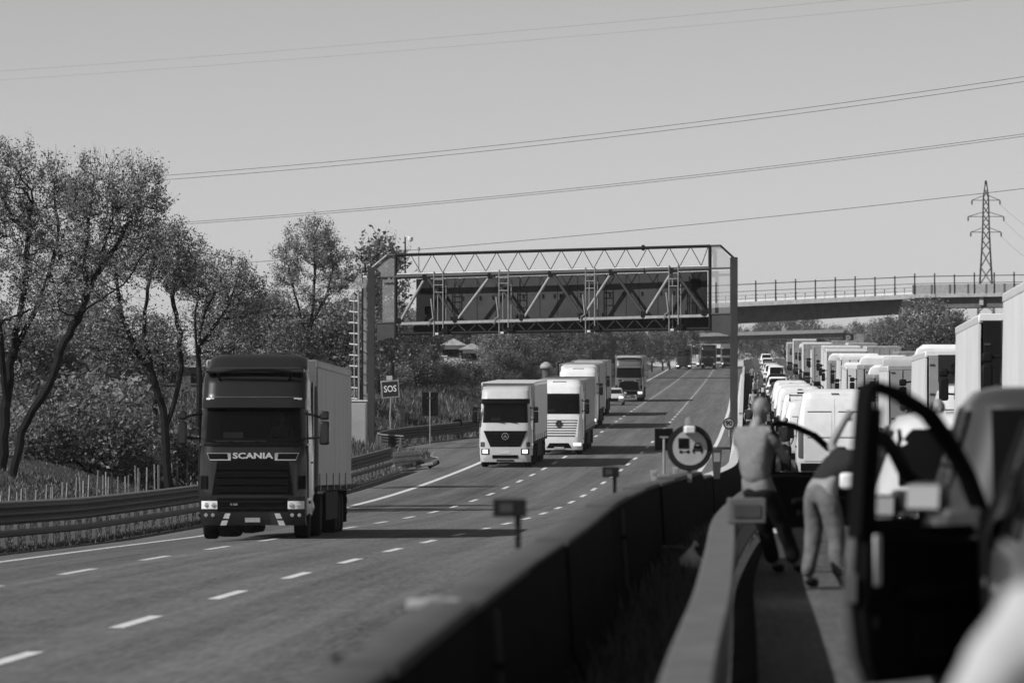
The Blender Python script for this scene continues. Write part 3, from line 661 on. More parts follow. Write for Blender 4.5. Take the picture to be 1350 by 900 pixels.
def orient(r, front, rear_pt, roll=0.0):
    fwd = (front-rear_pt).normalized(); up = Vector((roll,0,1)); rt = fwd.cross(up).normalized(); up = rt.cross(fwd)
    r.rotation_euler = Matrix((rt, fwd, up)).transposed().to_euler(); r.location = front
def put_left(r, L, s, d):                         # oncoming traffic: front towards the camera at distance d
    orient(r, PL(s, d, .006), PL(s, d+L, .006)); return r
def put_right(r, L, off, drear):                  # queue: tail towards the camera at distance drear; off from the inner lane's left flank
    def P(d): return Vector((XQ(d)+off, d, zr(d)+.006))
    orient(r, P(drear+L), P(drear)); return r
def s_at(xpx, d): return (xpx-675)*d/F - X2(d)

# ---------------------------------------------------------------- oncoming lorries
r, L = semi('dark glossy semi-truck with chrome lettering and grey curtain trailer, leading the oncoming lane', 's', 'scania', 'curtain', H=4.12, deflector=4.24)
put_left(r, L, s_at(333, 129), 129); r.rotation_euler.z += R(1.0); bpy.context.view_layer.update()
SEAT = None; lead = r
r, L = semi('silver cab-over truck with black wedge grille and star badge behind the dark leader', 'a', 'silver', 'curtain_l', H=4.05, badge='star', deflector=3.9, group=None)
put_left(r, L, s_at(666, 274), 274)
r, L = semi('white truck with louvred grille, round star badge and black screen band', 'm', 'white', 'curtain', H=3.9, badge='star', deflector=3.6)
put_left(r, L, s_at(737, 300), 300)
r, L = semi('white high-roofed truck tucked behind the louvred-grille truck', 'm', 'white', 'curtain', H=4.1, grille='scania_blk', deflector=4.1, detail=1)
put_left(r, L, s_at(762, 365), 365)
r, L = semi('pale truck half hidden following the white high-roofed truck', 'a', 'silver', 'curtain', H=4.0, detail=1)
put_left(r, L, s_at(775, 415), 415)
r, L = semi('grey truck with pale roof spoiler and one lit headlamp driving alone in mid lane distance', 's', 'midgrey', 'curtain_d', H=4.05, detail=1)
for c in list(r.children):
    if c.name.startswith('lettering'): bpy.data.objects.remove(c)
    elif c.name.startswith('headlight'): c.data.materials[0] = M['lamp_on']
    elif c.name.startswith('roof_deflector'): c.data.materials[0] = M['silver']
put_left(r, L, s_at(829, 506), 506)
far = [(901, 930, 'm', 'grey', 'curtain_l', 'distant grey-cabbed truck hugging the edge line at the crest'), (934, 945, 's', 'scania', 'curtain_l', 'distant black-cabbed truck beside the grey-cabbed one at the crest'),
       (913, 1010, 'm', 'white', 'white', 'distant white truck squeezed between the crest pair'), (948, 990, 'a', 'silver', 'curtain_l', 'distant silver truck right behind the black-cabbed one'), (960, 960, 'a', 'midgrey', 'curtain_d', 'distant grey truck beside the median at the crest')]
for x, d, st, p, sd_, lb in far:
    r, L = semi(lb, st, p, sd_, H=4.0, detail=0, trailer=10, group='trucks at the crest')
    for c in list(r.children):
        if c.name.startswith(('lettering', 'wiper', 'grille_slat', 'hinge')): bpy.data.objects.remove(c)
    put_left(r, L, s_at(x, d), d)

# ---------------------------------------------------------------- vans and cars
def van(label, paint='white', H=2.45, Lv=5.6, W=1.02, rack=False, windows=False, group='vans in the queue', box=False):
    r = thing('delivery_van', label, 'van', group=group); m = M[paint]
    top = W*.80
    B = ZB([(.32,W*.94,-.05,-Lv+.06,.25,.10),(.6,W,0,-Lv,.30,.12),(1.05,W,-.05,-Lv+.01,.30,.12),(1.18,W*.985,-.75,-Lv+.02,.30,.12),(1.6,W*.96,-1.12,-Lv+.05,.28,.14),(H*.84,W*.88,-1.75,-Lv+.14,.28,.16),(H*.95,W*.82,-2.0,-Lv+.22,.3,.2),(H*.99,W*.70,-2.25,-Lv+.40,.3,.25),(H,W*.55,-2.5,-Lv+.6,.3,.3)], .05)
    B.shell().build('body', m, r)
    for sx in (-1, 1):
        zt = H*.90
        d_ = B.rear(*sorted((sx*.012, sx*W*.80)), .62, zt, .014, -.02, 6, 8).build('rear_door', m, r)
        B.rear(*sorted((sx*.09, sx*W*.70)), H*.50, H*.74, .026 if windows else .022, .0, 6, 4).build('window' if windows else 'window_panel', 'glass' if windows else m, d_)
        B.rear(*sorted((sx*.09, sx*W*.72)), H*.755, H*.765, .022, .0, 6, 1).build('crease', 'galv_d', d_)
        B.rear(*sorted((sx*.07, sx*W*.72)), H*.485, H*.492, .022, .0, 6, 1).build('crease', 'galv_d', d_)
        if sx < 0: B.rear(-.10, -.03, 1.0, 1.12, .04, .0, 2, 2).build('handle', 'blk', d_)
        B.rear(*sorted((sx*W*.86, sx*W*.965)), .72, 1.42, .03, -.05, 3, 4).build('tail_light', 'red_l', r)
        B.side(sx, -1.25, -2.1, 1.22, 1.80, .012, top=(-1.62, -2.1)).build('side_window', 'glass', r)
        B.side(sx, -2.35, -Lv+.5, .98, 1.02, .02).build('side_moulding', 'blk', r)
        MB().cbox((sx*(W+.14), -1.2, 1.38), (.10,.07,.17)).build('mirror', 'blk', r, bev=.03)
        for y in (-.95, -Lv+1.15): wheel(r, sx*(W-.13), y, .35, .24)
    B.front(-W*.86, W*.86, 1.22, H*.83, .012, -.02, 10, 5, top=(-W*.76, W*.76)).build('windscreen', 'glass', r)
    B.rear(-.10, .10, H*.945, H*.955, .03, .0, 3, 1).build('brake_light', 'red_l', r)
    B.rear(-W*.9, W*.9, .36, .56, .05, -.05, 8, 2).build('bumper', 'blk', r); B.rear(-.26, .26, .66, .78, .04, .0, 3, 1).build('number_plate', 'plate', r)
    if rack:
        for y in (-Lv+.7, -Lv+2.0, -Lv+3.1): MB().path([(-.8,y,H-.05),(-.8,y,H+.14),(.8,y,H+.14),(.8,y,H-.05)], .022).build('rack_bar', 'steel_d', r)
        for x in (-.8, .8): MB().tube((x,-Lv+.5,H+.16),(x,-Lv+3.4,H+.16),.022).build('rack_rail', 'steel_d', r)
        MB().box((-.55,-Lv+.6,H+.19),(.5,-Lv+3.2,H+.25)).build('rack_load', 'steel_d', r)
    return r, Lv
def car(label, paint='white', H=1.5, Lc=4.4, W=.90, belt=.95, suv=False, glass='glass', group=None, hatch=True, name='car', seethrough=False):
    r = thing(name, label, 'car', group=group); m = M[paint]; g = glass; yr = -Lc+(.12 if hatch else .75)
    lo = .24 if suv else .18
    B = ZB([(lo,W*.92,-.12,-Lc+.12,.35,.25),(lo+.25,W,-.0,-Lc,.45,.30),(belt-.2,W,-.04,-Lc+.02,.5,.3),(belt-.03,W*.985,-.35,-Lc+.06,.5,.3),(belt,W*.965,-1.05,yr,.5,.28)], .10)
    B.shell(None, belt).build('body', m, r)
    G = ZB([(belt-.02,W*.955,-1.02,yr+.01,.35,.25),(H-.10,W*.76,-1.98,yr+.38,.3,.25),(H-.03,W*.70,-2.15,yr+.50,.3,.3),(H,W*.56,-2.45,yr+.80,.3,.3)], .08)
    roof_z = H-.12
    G.shell(roof_z, H).build('roof', m, r)
    # pillars and glazing
    if not seethrough:
        G.shell(belt-.02, roof_z).build('cabin', m, r)
    else:
        ring = [(sx, y) for sx in (-1, 1) for y in (0, 1)]
        for sx in (-1, 1):
            for (ya, yb) in ((-1.10,-1.95), (-2.35,-2.35), (yr+.12, yr+.45)):
                MB().path([(sx*(W*.93), ya, belt-.02),(sx*W*.755, yb, roof_z+.02)], .05, 6).build('pillar', m, r)
        for sx in (-1, 1):
            MB().box((sx*.38-.24, -2.75, .45),(sx*.38+.24, -2.55, belt+.28)).build('seat', 'interior', r, bev=.06)
            MB().cbox((sx*.38, -2.62, belt+.40),(.13,.05,.10)).build('headrest', 'interior', r, bev=.04)
    G.front(-W*.82, W*.82, belt+.02, roof_z-.02, .012, .002, 8, 4, top=(-W*.64, W*.64)).build('windscreen', g, r)
    G.rear(-W*(.64 if suv else .74), W*(.64 if suv else .74), belt+.06, roof_z-.01, .012, .002, 8, 4).build('rear_window', g, r)
    for sx in (-1, 1):
        G.side(sx, -1.30, -2.28, belt+.03, roof_z-.02, .012, .002, 3, 4, top=(-2.0, -2.28)).build('side_window', g, r)
        G.side(sx, -2.40, yr+.35, belt+.03, roof_z-.02, .012, .002, 3, 4, top=(-2.40, yr+.55)).build('side_window', g, r)
        G.side(sx, -2.28, -2.40, belt+.0, roof_z, .016, .0, 2, 4).build('pillar_trim', 'blk', r)
        B.rear(*sorted((sx*W*.62, sx*W*.97)), belt-.30, belt-.08, .025, -.05, 4, 2).build('tail_light', 'red_l', r)
        B.front(*sorted((sx*W*.52, sx*W*.93)), belt-.36, belt-.20, .025, -.03, 4, 2).build('headlight', 'lamp', r)
        for (ya, yb) in ((-1.25,-2.36),(-2.40,-3.25)):
            dr = B.side(sx, ya, yb, lo+.12, belt-.05, .012, -.02).build('door', m, r); MB().cbox((sx*(W+.02), yb+.16, belt-.20),(.015,.09,.018)).build('handle', 'chrome', dr)
        MB().cbox((sx*(W+.10), -1.42, belt+.06), (.10,.06,.07)).build('mirror', m, r, bev=.03)
        for y in (-.88, -Lc+.85): wheel(r, sx*(W-.10), y, .33 if not suv else .37, .22)
    B.rear(-.26, .26, belt-.34, belt-.22, .03, .0, 3, 1).build('number_plate', 'plate', r)
    B.rear(-W*.9, W*.9, lo+.02, lo+.25, .035, -.05, 8, 2).build('bumper', 'blk', r)
    B.front(-W*.45, W*.45, lo+.15, belt-.36, .02, -.03, 8, 2).build('grille', 'scania_blk', r)
    return r, Lc

# queue, inner lane: vans
INN = 'vans in the inner lane of the queue'
def vr(dr, label, off=1.0, **k): r, L = van(label, group=INN, **k); put_right(r, L, off, dr); return r
vr(152, 'big white panel van with windowless rear doors, nearest van beyond the open doors', 1.18, H=2.55)
vr(186, 'white van with dark roof rack behind the big white panel van', 1.02, H=2.30, rack=True)
vr(240, 'white van with plain rounded roof in front of the roof-rack van', 1.0, H=2.65)
vr(300, 'white van between the plain-roofed van and the estate cars ahead', 1.05, H=2.5)
for i, (dr, off, p, h, lb) in enumerate([(365, 1.1, 'silver', 1.75, 'silver people carrier ahead of the white vans'), (430, 1.0, 'white', 1.6, 'white hatchback two places ahead of the white vans'), (505, 1.2, 'white', 1.9, 'tall white car on the rise of the queue'), (600, 1.0, 'silver', 1.55, 'silver car high on the rise of the queue'), (720, 1.1, 'white', 1.6, 'white car near the head of the visible queue')]):
    r, L = car(lb, p, h, 4.4, .92, suv=h > 1.7, group='cars far up the queue'); put_right(r, L, off, dr)
vr(215, 'white high-roofed van sandwiched after the roof-rack van', 1.06, H=2.5)
vr(270, 'white van with glazed rear doors midway up the row of vans', 1.0, H=2.6, windows=True)
for dr, off, p, h, lb in [(332, 1.05, 'midgrey', 1.6, 'dark grey hatchback between the last van and the people carrier'), (398, 1.1, 'grey', 1.5, 'grey saloon ahead of the people carrier'), (468, 1.1, 'black', 1.5, 'black car on the rise between two white cars'), (552, 1.05, 'white', 1.7, 'white crossover on the rise behind a silver car'), (655, 1.1, 'midgrey', 1.5, 'dark car high on the rise ahead of the silver one'), (800, 1.1, 'white', 1.8, 'white tall car at the far head of the inner lane')]:
    r, L = car(lb, p, h, 4.4, .92, suv=h > 1.7, group='cars far up the queue'); put_right(r, L, off, dr)
# queue, next lane: lorries and a van
Q2 = 'trucks in the second lane of the queue'
def qt(dr, off, label, **k):
    k.setdefault('detail', 1); r, L = semi(label, group=Q2, **k); put_right(r, L, off, dr); return r
W2 = 3.75+1.27
qt(94.5, W2, 'white curtain trailer passing out of view, nearest truck of the stopped queue', side='curtain_l', rear='rear_gr', H=4.0, roofrail='white', style='a', paint='white', detail=2)
qt(119.5, W2, 'white trailer with black rear doors ahead of the nearest stopped truck', side='curtain_l', rear='rear_dk', H=3.85, roofrail='white', style='a', paint='white')
qt(156, W2, 'white trailer with a dark lettered poster on its grey rear door', side='curtain_l', rear='rear_gr', H=3.6, rear_text='a', roofrail='white', style='m', paint='white')
qt(199, W2, 'grey-doored trailer with large faint lettering two places ahead of the poster trailer', side='curtain_l', rear='curtain', H=3.45, style='a', paint='silver')
qt(248, W2+.1, 'grey box trailer ahead of the lettered trailer', side='curtain', rear='rear_gr', H=3.5, style='m', paint='white')
qt(305, W2, 'white-roofed trailer with pale frame halfway along the queue', side='curtain_l', rear='curtain_l', H=3.7, roofrail='white', style='a', paint='white')
qt(360, W2, 'tall white trailer with black slit beside a parked motorcycle row', side='curtain_l', rear='rear_gr', H=3.95, roofrail='white', style='m', paint='white')
qt(432, W2, 'grey trailer on the rise behind the tall white one', side='curtain', rear='rear_gr', H=3.9, style='a', paint='silver')
qt(520, W2, 'white trailer far along the rise of the queue', side='curtain_l', rear='curtain', H=3.9, roofrail='white', style='a', paint='white')
qt(640, W2, 'pale trailer near the crest of the queue', side='curtain_l', rear='rear_gr', H=4.0, roofrail='white', style='m', paint='white')
src = {o['label']: o for o in bpy.data.objects if o.get('group') == Q2}
jq = random.Random(4)
def dupq(key, dr, off, label, grp=Q2):
    off += jq.uniform(-.3,.3)
    o = next(v for k_, v in src.items() if k_.startswith(key)); c = copy_tree(o); c['label'] = label; c['group'] = grp; put_right(c, 16.55, off, dr); c.scale = (1, 1, jq.uniform(.88,1.06))
dupq('grey box trailer', 222, W2+.15, 'grey box trailer directly ahead of the lettered trailer')
dupq('white-roofed trailer', 277, W2-.1, 'pale trailer squeezed behind the white-roofed trailer')
dupq('grey box trailer', 333, W2+.1, 'grey trailer between the white-roofed and the tall white one')
dupq('tall white trailer', 396, W2, 'white trailer next after the tall white one')
dupq('white-roofed trailer', 470, W2+.1, 'white trailer on the rise after the grey one')
dupq('grey box trailer', 566, W2, 'grey trailer far along the rise before the crest')
dupq('tall white trailer', 720, W2, 'white trailer at the crest end of the queue')
Q3 = 'trucks in the slow lane of the queue'
for dr, lb, sd_ in ((330, 'slow-lane grey trailer showing over the second-lane trucks', 'curtain'), (420, 'slow-lane white trailer showing over the second-lane trucks', 'curtain_l'), (500, 'slow-lane pale trailer farther along the rise', 'curtain_l'), (590, 'slow-lane grey trailer near the crest', 'curtain')):
    r, L = semi(lb, 'a', 'white', sd_, H=3.9, detail=0, group=Q3); put_right(r, L, W2+3.75, dr)
r, L = van('white van with glazed rear doors right behind the poster trailer', H=2.6, windows=True, group='vans in the second lane'); put_right(r, L, W2-.35, 146.5)

# lettering on the grey-doored trailer
for o in bpy.data.objects:
    if o.get('label', '').startswith('grey-doored trailer'):
        y1 = -2.95-13.6
        tm = text_mb('W', .9, .006); moved(tm, lambda x, y, z: (x+.1, y1-.08+y, 2.55+z)); tm.build('lettering', 'sign_k', o)
        break

# ---------------------------------------------------------------- stopped cars with open doors
def open_door(carroot, hinge, ang, hz=1.80, paint='black', Ld=1.12, mirror=1.0, bot=.42, label=None):
    """left front door swung open: local x along the door away from the hinge, y through its thickness (inner face +y), z up"""
    dr = thing('open_door', label, None); dr.parent = carroot
    dr.location = hinge; dr.rotation_euler = (0, 0, ang)
    b = 1.10 if hz > 1.7 else .95
    mo = .16 if hz > 1.7 else .10
    poly = [(0,bot+.10),(.10,bot),(Ld-.10,bot-.02),(Ld-.02,bot+.12),(Ld+.02,b-.35),(Ld,b),(Ld-.3,b+.01),(0,b-.04)]
    def fn(a, z, t): return (a, t - .02*math.sin(max(0, min(1, (z-bot)/(b-bot)))*math.pi), z)
    mb = MB(); mb.prism(poly, fn, .05); mb.build('door_panel', paint, dr, bev=.012)
    ip = [(a*.96+.02, z*.98+.012) for a, z in poly]
    MB().prism(ip, lambda a, z, t: (a, .052+t, z), .05).build('inner_trim', 'trim', dr, bev=.02)
    MB().box((.25,.10,b-.32),(Ld-.28,.17,b-.24)).build('armrest', 'trim', dr, bev=.03)
    MB().box((.18,.10,bot+.10),(Ld-.35,.16,bot+.30)).build('pocket', 'trim', dr, bev=.03)
    fr = [(Ld-.02,b-.02),(Ld-.05,b+.30),(Ld-.085,hz-.10),(Ld-.10,hz-.02),(Ld-.16,hz),(Ld-.34,hz-.03),(.52,hz-.13),(.34,hz-.27),(.18,b+.26),(.06,b+.08),(.0,b-.03)]
    mb = MB(); rings = []
    for i, (a, z) in enumerate(fr):
        p, q = fr[max(0,i-1)], fr[min(len(fr)-1,i+1)]; tx, tz = q[0]-p[0], q[1]-p[1]; l = math.hypot(tx, tz); nx, nz = -tz/l, tx/l; h = .027
        rings.append([(a+nx*h, .0, z+nz*h),(a-nx*h, .0, z-nz*h),(a-nx*h, .085, z-nz*h),(a+nx*h, .085, z+nz*h)])
    mb.loft(rings).build('window_frame', 'trim', dr, bev=.01)
    MB().prism([(Ld+.0,b-.02),(Ld-.03,b+.30),(Ld-.07,hz-.10),(Ld-.19,hz-.10),(Ld-.15,b+.30),(Ld-.13,b-.02)], lambda a, z, t: (a, .01+t, z), .07).build('pillar_trim', 'trim', dr, bev=.008)
    gl = [(x_, z_) for x_, z_ in fr]; MB().prism(gl, lambda a, z, t: (a, .03+t, z), .004).build('window_glass', 'pane', dr)
    MB().box((.13,.04,b-.03),(Ld-.03,.06,b+.03)).build('sill_seal', 'trim', dr)
    # latch edge details and side lamp
    MB().box((Ld+.012,.012,b-.32),(Ld+.03,.075,b-.18)).build('latch', 'galv_d', dr, bev=.006)
    if hz > 1.7:
        MB().box((Ld-.12,.104,b-.24),(Ld-.065,.118,b+.0)).build('edge_reflector', 'lamp', dr, bev=.01)
        MB().box((Ld-.10,.104,b-.44),(Ld-.065,.114,b-.38)).build('edge_reflector', 'galv_d', dr, bev=.005)
    s = mirror; mh = MB().cbox((.17,-.18,b+mo), (.05,.13*s,.085*s)).build('mirror', paint, dr, bev=.035)
    gm = MB().cbox((0,0,0), (.004,.112*s,.068*s)).mesh('mirror_glass', M['mirror'], False); link_mesh('mirror_glass', gm, mh, (.226,-.18,b+mo), (0, R(-5), 0))
    MB().box((.14,-.12,b-.02),(.2,.0,b+.05)).build('mirror_foot', paint, dr, bev=.015)
    MB().box((Ld-.24,-.06,b-.14),(Ld-.06,-.02,b-.10)).build('handle', paint, dr, bev=.01)
    return dr
# nearest dark SUV (mostly out of frame), its driver's door open
r, L = car('silver tall SUV with its driver door wide open beside the median rail', 'suvp', 1.78, 4.5, .92, 1.08, True, 'glass'); put_right(r, L, .92+.05, 24.2)
open_door(r, (-.93, -1.32, 0), math.pi/2+math.pi-R(35), 1.79, 'suvp', 1.15, .82)
B_ = MB().box((-.945,-2.40,.42),(-.935,-1.34,1.10)).build('doorway', 'interior', r, False)
MB().add([(-.93,-2.40,1.10),(-.93,-1.34,1.10),(-.76,-2.02,1.64),(-.76,-2.38,1.64)], [(0,1,2,3)]).build('doorway', 'interior', r, False)
r, L = car('grey rounded people carrier with dark rear window ahead of the silver SUV', 'grey', 1.80, 4.4, .92, 1.02, True, 'glass'); put_right(r, L, .92+.02, 33.0)
open_door(r, (-.93, -1.35, 0), math.pi/2+math.pi-R(24), 1.52, 'black', 1.05, .8)
r, L = car('white car with smooth pale roof ahead of the grey people carrier', 'white', 1.60, 4.3, .92, .95, False, 'glass'); put_right(r, L, .92-.10, 46.2)
r, L = car('low black car with its driver door open beside the leaning man', 'black', 1.48, 4.3, .90, .92, False, 'glass'); put_right(r, L, .90+.02, 55.5)
open_door(r, (-.91, -1.30, 0), math.pi/2+math.pi-R(60), 1.48, 'black', 1.12, .9)
# small silver car next to the lone grey truck
r, L = car('small silver car with one lit headlamp beside the lone grey truck', 'silver', 1.45, 4.0, .86); put_left(r, L, s_at(809, 478), 478)
for c in r.children:
    if c.name.startswith('headlight'): c.data.materials[0] = M['lamp_on']

# ---------------------------------------------------------------- people
_sk = {}
def skin_mesh(name, V, E_, rad, m, sub=2, root=0):
    key = (name, sub, tuple(tuple(round(q, 4) for q in v) for v in V))
    if key in _sk:
        out = _sk[key].copy(); out.materials.clear(); out.materials.append(M[m]); return out
    out = _sk[key] = _skin_mesh(name, V, E_, rad, m, sub, root)
    if sub > 1 and name in ('shirt', 'trousers'):           # loose cloth: folds along the surface
        from mathutils import noise
        nr = [v.normal.copy() for v in out.vertices]
        for v, n in zip(out.vertices, nr):
            c = v.co; q = noise.noise(Vector((c.x*9, c.y*9, c.z*5))) + .5*noise.noise(Vector((c.x*22+c.z*8, c.y*22, c.z*14)))
            v.co += n*(.002 + .012*q)
    return out
def _skin_mesh(name, V, E_, rad, m, sub=2, root=0):
    me = bpy.data.meshes.new(name); me.from_pydata(V, E_, []); o = bpy.data.objects.new(name, me); COL.objects.link(o)
    md = o.modifiers.new('skin', 'SKIN'); md.use_smooth_shade = True
    for i, sv in enumerate(me.skin_vertices[0].data):
        q = rad[i]; sv.radius = (q, q) if isinstance(q, (int, float)) else q; sv.use_root = (i == root)
    ss = o.modifiers.new('sub', 'SUBSURF'); ss.levels = sub + (1 if sub > 1 and name in ('shirt', 'trousers') else 0); ss.render_levels = ss.levels
    dg = bpy.context.evaluated_depsgraph_get(); out = bpy.data.meshes.new_from_object(o.evaluated_get(dg)); out.name = name
    bpy.data.objects.remove(o); bpy.data.meshes.remove(me); out.materials.clear(); out.materials.append(M[m])
    return out
_hd = {}
def add_head(me, c, sub):
    key = (sub, len(me.vertices), round(me.vertices[0].co.x, 4), round(me.vertices[7].co.z, 4), tuple(c))
    if key in _hd: return _hd[key]
    _hd[key] = _add_head(me.copy(), c, sub); return _hd[key]
def _add_head(me, c, sub):
    bm = bmesh.new(); bm.from_mesh(me)
    def ell(off, rad, n=2):
        q = bmesh.ops.create_icosphere(bm, subdivisions=n, radius=1.0)
        for v in q['verts']:
            x, y, z = v.co; k = 1.0 - .22*max(0, -z) if n > 1 else 1.0
            v.co = Vector(c) + Vector(off) + Vector((x*rad[0]*k, y*rad[1]*k, z*rad[2]))
    ell((0,-.005,.015), (.079,.098,.118), 3); ell((0,.02,-.065), (.056,.068,.06)); ell((0,.098,-.012), (.014,.022,.026), 1)
    for sx in (-1, 1): ell((sx*.080,-.01,0), (.012,.022,.034), 1)
    for sx in (-1, 1): ell((sx*.031,.086,.018), (.015,.01,.009), 1)
    ell((0,.088,-.06), (.026,.010,.008), 1)
    bm.to_mesh(me); bm.free()
    o = bpy.data.objects.new('h', me); COL.objects.link(o); md = o.modifiers.new('r', 'REMESH'); md.mode = 'VOXEL'; md.voxel_size = .011 if sub > 1 else .022; md.use_smooth_shade = True
    sm_ = o.modifiers.new('s', 'SMOOTH'); sm_.iterations = 2
    out = bpy.data.meshes.new_from_object(o.evaluated_get(bpy.context.evaluated_depsgraph_get())); bpy.data.objects.remove(o)
    out.materials.clear(); out.materials.append(M['skin']); return out
def person(label, loc, rz, J, shirt='shirt_l', legs='trouser', hair=None, sub=2, sleeve=.5, group=None, hands=True):
    """J: joint positions in metres (facing +y, x right). Keys: pelvis, chest, neck, head, and *_l / *_r limbs."""
    r = thing('person', label, 'person', loc, rz, group)
    g = lambda k: Vector(J[k])
    V = [g('pelvis'), g('pelvis').lerp(g('chest'), .5), g('chest'), g('neck'), g('neck').lerp(g('head'), .55)]
    rad = [(.14,.11),(.125,.10),(.14,.095),.066,.064]; E_ = [(0,1),(1,2),(2,3),(3,4)]
    def chain(a, ks, rs):
        for k, q in zip(ks, rs): V.append(g(k) if isinstance(k, str) else k); rad.append(q); E_.append((a, len(V)-1)); a = len(V)-1
        return a
    for sx in ('l', 'r'):
        e = chain(2, ['sh_'+sx, 'el_'+sx, 'wr_'+sx], [.060,.048,.034])
        if hands:
            w_ = g('wr_'+sx); dr = (w_-g('el_'+sx)).normalized(); sd_ = dr.orthogonal().normalized()
            pm = w_ + dr*.07; V.append(pm); rad.append((.038,.018)); E_.append((e, len(V)-1)); pi = len(V)-1
            for f in range(4):
                b_ = pm + dr*.035 + sd_*(.027-.018*f); c_ = b_ + dr*(.045-.006*abs(f-1.4)) + dr.cross(sd_)*.015
                V.append(b_); rad.append(.010); E_.append((pi, len(V)-1)); V.append(c_); rad.append(.008); E_.append((len(V)-2, len(V)-1))
            t_ = w_ + dr*.05 + sd_*.045; V.append(t_); rad.append(.011); E_.append((pi, len(V)-1)); V.append(t_+dr*.035+sd_*.01); rad.append(.009); E_.append((len(V)-2, len(V)-1))
        chain(0, ['hip_'+sx, 'kn_'+sx, 'an_'+sx, 'toe_'+sx], [.10,.062,.045,.035])
    link_mesh('body', add_head(skin_mesh('body', V, E_, rad, 'skin', sub), g('head'), sub), r)
    # shirt
    V2 = [g('pelvis')+Vector((0,0,-.02)), g('pelvis').lerp(g('chest'), .5), g('chest'), g('neck').lerp(g('chest'), .35)]; R2 = [(.172,.14),(.168,.135),(.190,.14),.09]; E2 = [(0,1),(1,2),(2,3)]
    for sx in ('l', 'r'):
        s0 = g('sh_'+sx); V2.append(s0); R2.append(.085); E2.append((2, len(V2)-1)); V2.append(s0.lerp(g('el_'+sx), min(1, sleeve))); R2.append(.072 if sleeve < 1 else .06); E2.append((len(V2)-2, len(V2)-1))
        if sleeve > 1: V2.append(g('el_'+sx).lerp(g('wr_'+sx), .9)); R2.append(.046); E2.append((len(V2)-2, len(V2)-1))
    link_mesh('shirt', skin_mesh('shirt', V2, E2, R2, shirt, sub), r)
    V3 = [g('pelvis')+Vector((0,0,.05)), g('pelvis')+Vector((0,0,-.05))]; R3 = [(.168,.14),(.165,.14)]; E3 = [(0,1)]
    for sx in ('l', 'r'):
        a = 1
        for k, q in (('hip_'+sx,.116),('kn_'+sx,.084),('an_'+sx,.070)): V3.append(g(k)); R3.append(q); E3.append((a, len(V3)-1)); a = len(V3)-1
    link_mesh('trousers', skin_mesh('trousers', V3, E3, R3, legs, sub), r)
    for sx in ('l', 'r'):
        a, t = g('an_'+sx), g('toe_'+sx); link_mesh('shoe', skin_mesh('shoe', [a+Vector((0,0,-.02)), a.lerp(t,.5)+Vector((0,0,-.03)), t], [(0,1),(1,2)], [.052,.052,.045], 'blk', 1), r)
    if hair:
        h = g('head'); link_mesh('hair', skin_mesh('hair', [h+Vector((0,-.035,-.03)), h+Vector((0,-.02,.05)), h+Vector((0,.02,.085))], [(0,1),(1,2)], [.094,.102,.075], hair, sub), r)
    return r
STAND = dict(pelvis=(0,0,.96), chest=(0,.02,1.30), neck=(0,.02,1.48), head=(0,.04,1.64), sh_l=(-.19,.01,1.42), el_l=(-.25,-.02,1.13), wr_l=(-.23,.12,.92), sh_r=(.19,.01,1.42), el_r=(.25,-.02,1.13), wr_r=(.23,.12,.92),
    hip_l=(-.10,0,.90), kn_l=(-.11,.03,.50), an_l=(-.12,0,.09), toe_l=(-.13,.15,.035), hip_r=(.10,0,.90), kn_r=(.11,.03,.50), an_r=(.12,0,.09), toe_r=(.13,.15,.035))
# driver of the leading truck, seated at the wheel
J = dict(STAND, pelvis=(0,0,.25), chest=(0,.04,.60), neck=(0,.05,.80), head=(0,.08,.95), sh_l=(-.19,.03,.73), el_l=(-.28,.16,.48), wr_l=(-.16,.42,.52), sh_r=(.19,.03,.73), el_r=(.28,.16,.48), wr_r=(.16,.42,.52),
    hip_l=(-.10,.05,.22), kn_l=(-.13,.42,.22), an_l=(-.13,.50,-.18), toe_l=(-.13,.64,-.22), hip_r=(.10,.05,.22), kn_r=(.13,.42,.22), an_r=(.13,.50,-.18), toe_r=(.13,.64,-.22))
mwl = lead.matrix_world.copy(); pr = person('truck driver in a grey shirt at the wheel behind the dark windscreen', mwl @ Vector((-.58,-1.28,1.80)), 0, J, 'shirt_l', 'trouser', 'hair'); pr.rotation_euler = lead.rotation_euler.copy()
# bald man leaning back on the rail, turned towards the cars (faces +x in the world)
J = dict(STAND, pelvis=(0,0,.87), chest=(0,-.07,1.24), neck=(0,-.03,1.45), head=(0,.06,1.61), sh_l=(-.20,-.06,1.38), el_l=(-.27,.12,1.13), wr_l=(-.12,.34,1.20), sh_r=(.20,-.06,1.38), el_r=(.27,.12,1.12), wr_r=(.06,.34,1.16),
    hip_l=(-.10,.02,.83), kn_l=(-.11,.24,.47), an_l=(-.12,.40,.09), toe_l=(-.13,.56,.035), hip_r=(.10,.02,.83), kn_r=(.11,.26,.47), an_r=(.12,.44,.09), toe_r=(.13,.60,.035))
p = px(996, 640, 56.5)
person('bald man in a pale T-shirt and dark trousers leaning back on the median rail', (p.x+.02, 56.5, zr(56.5)), R(-42), J, 'shirt_l', 'trouser')
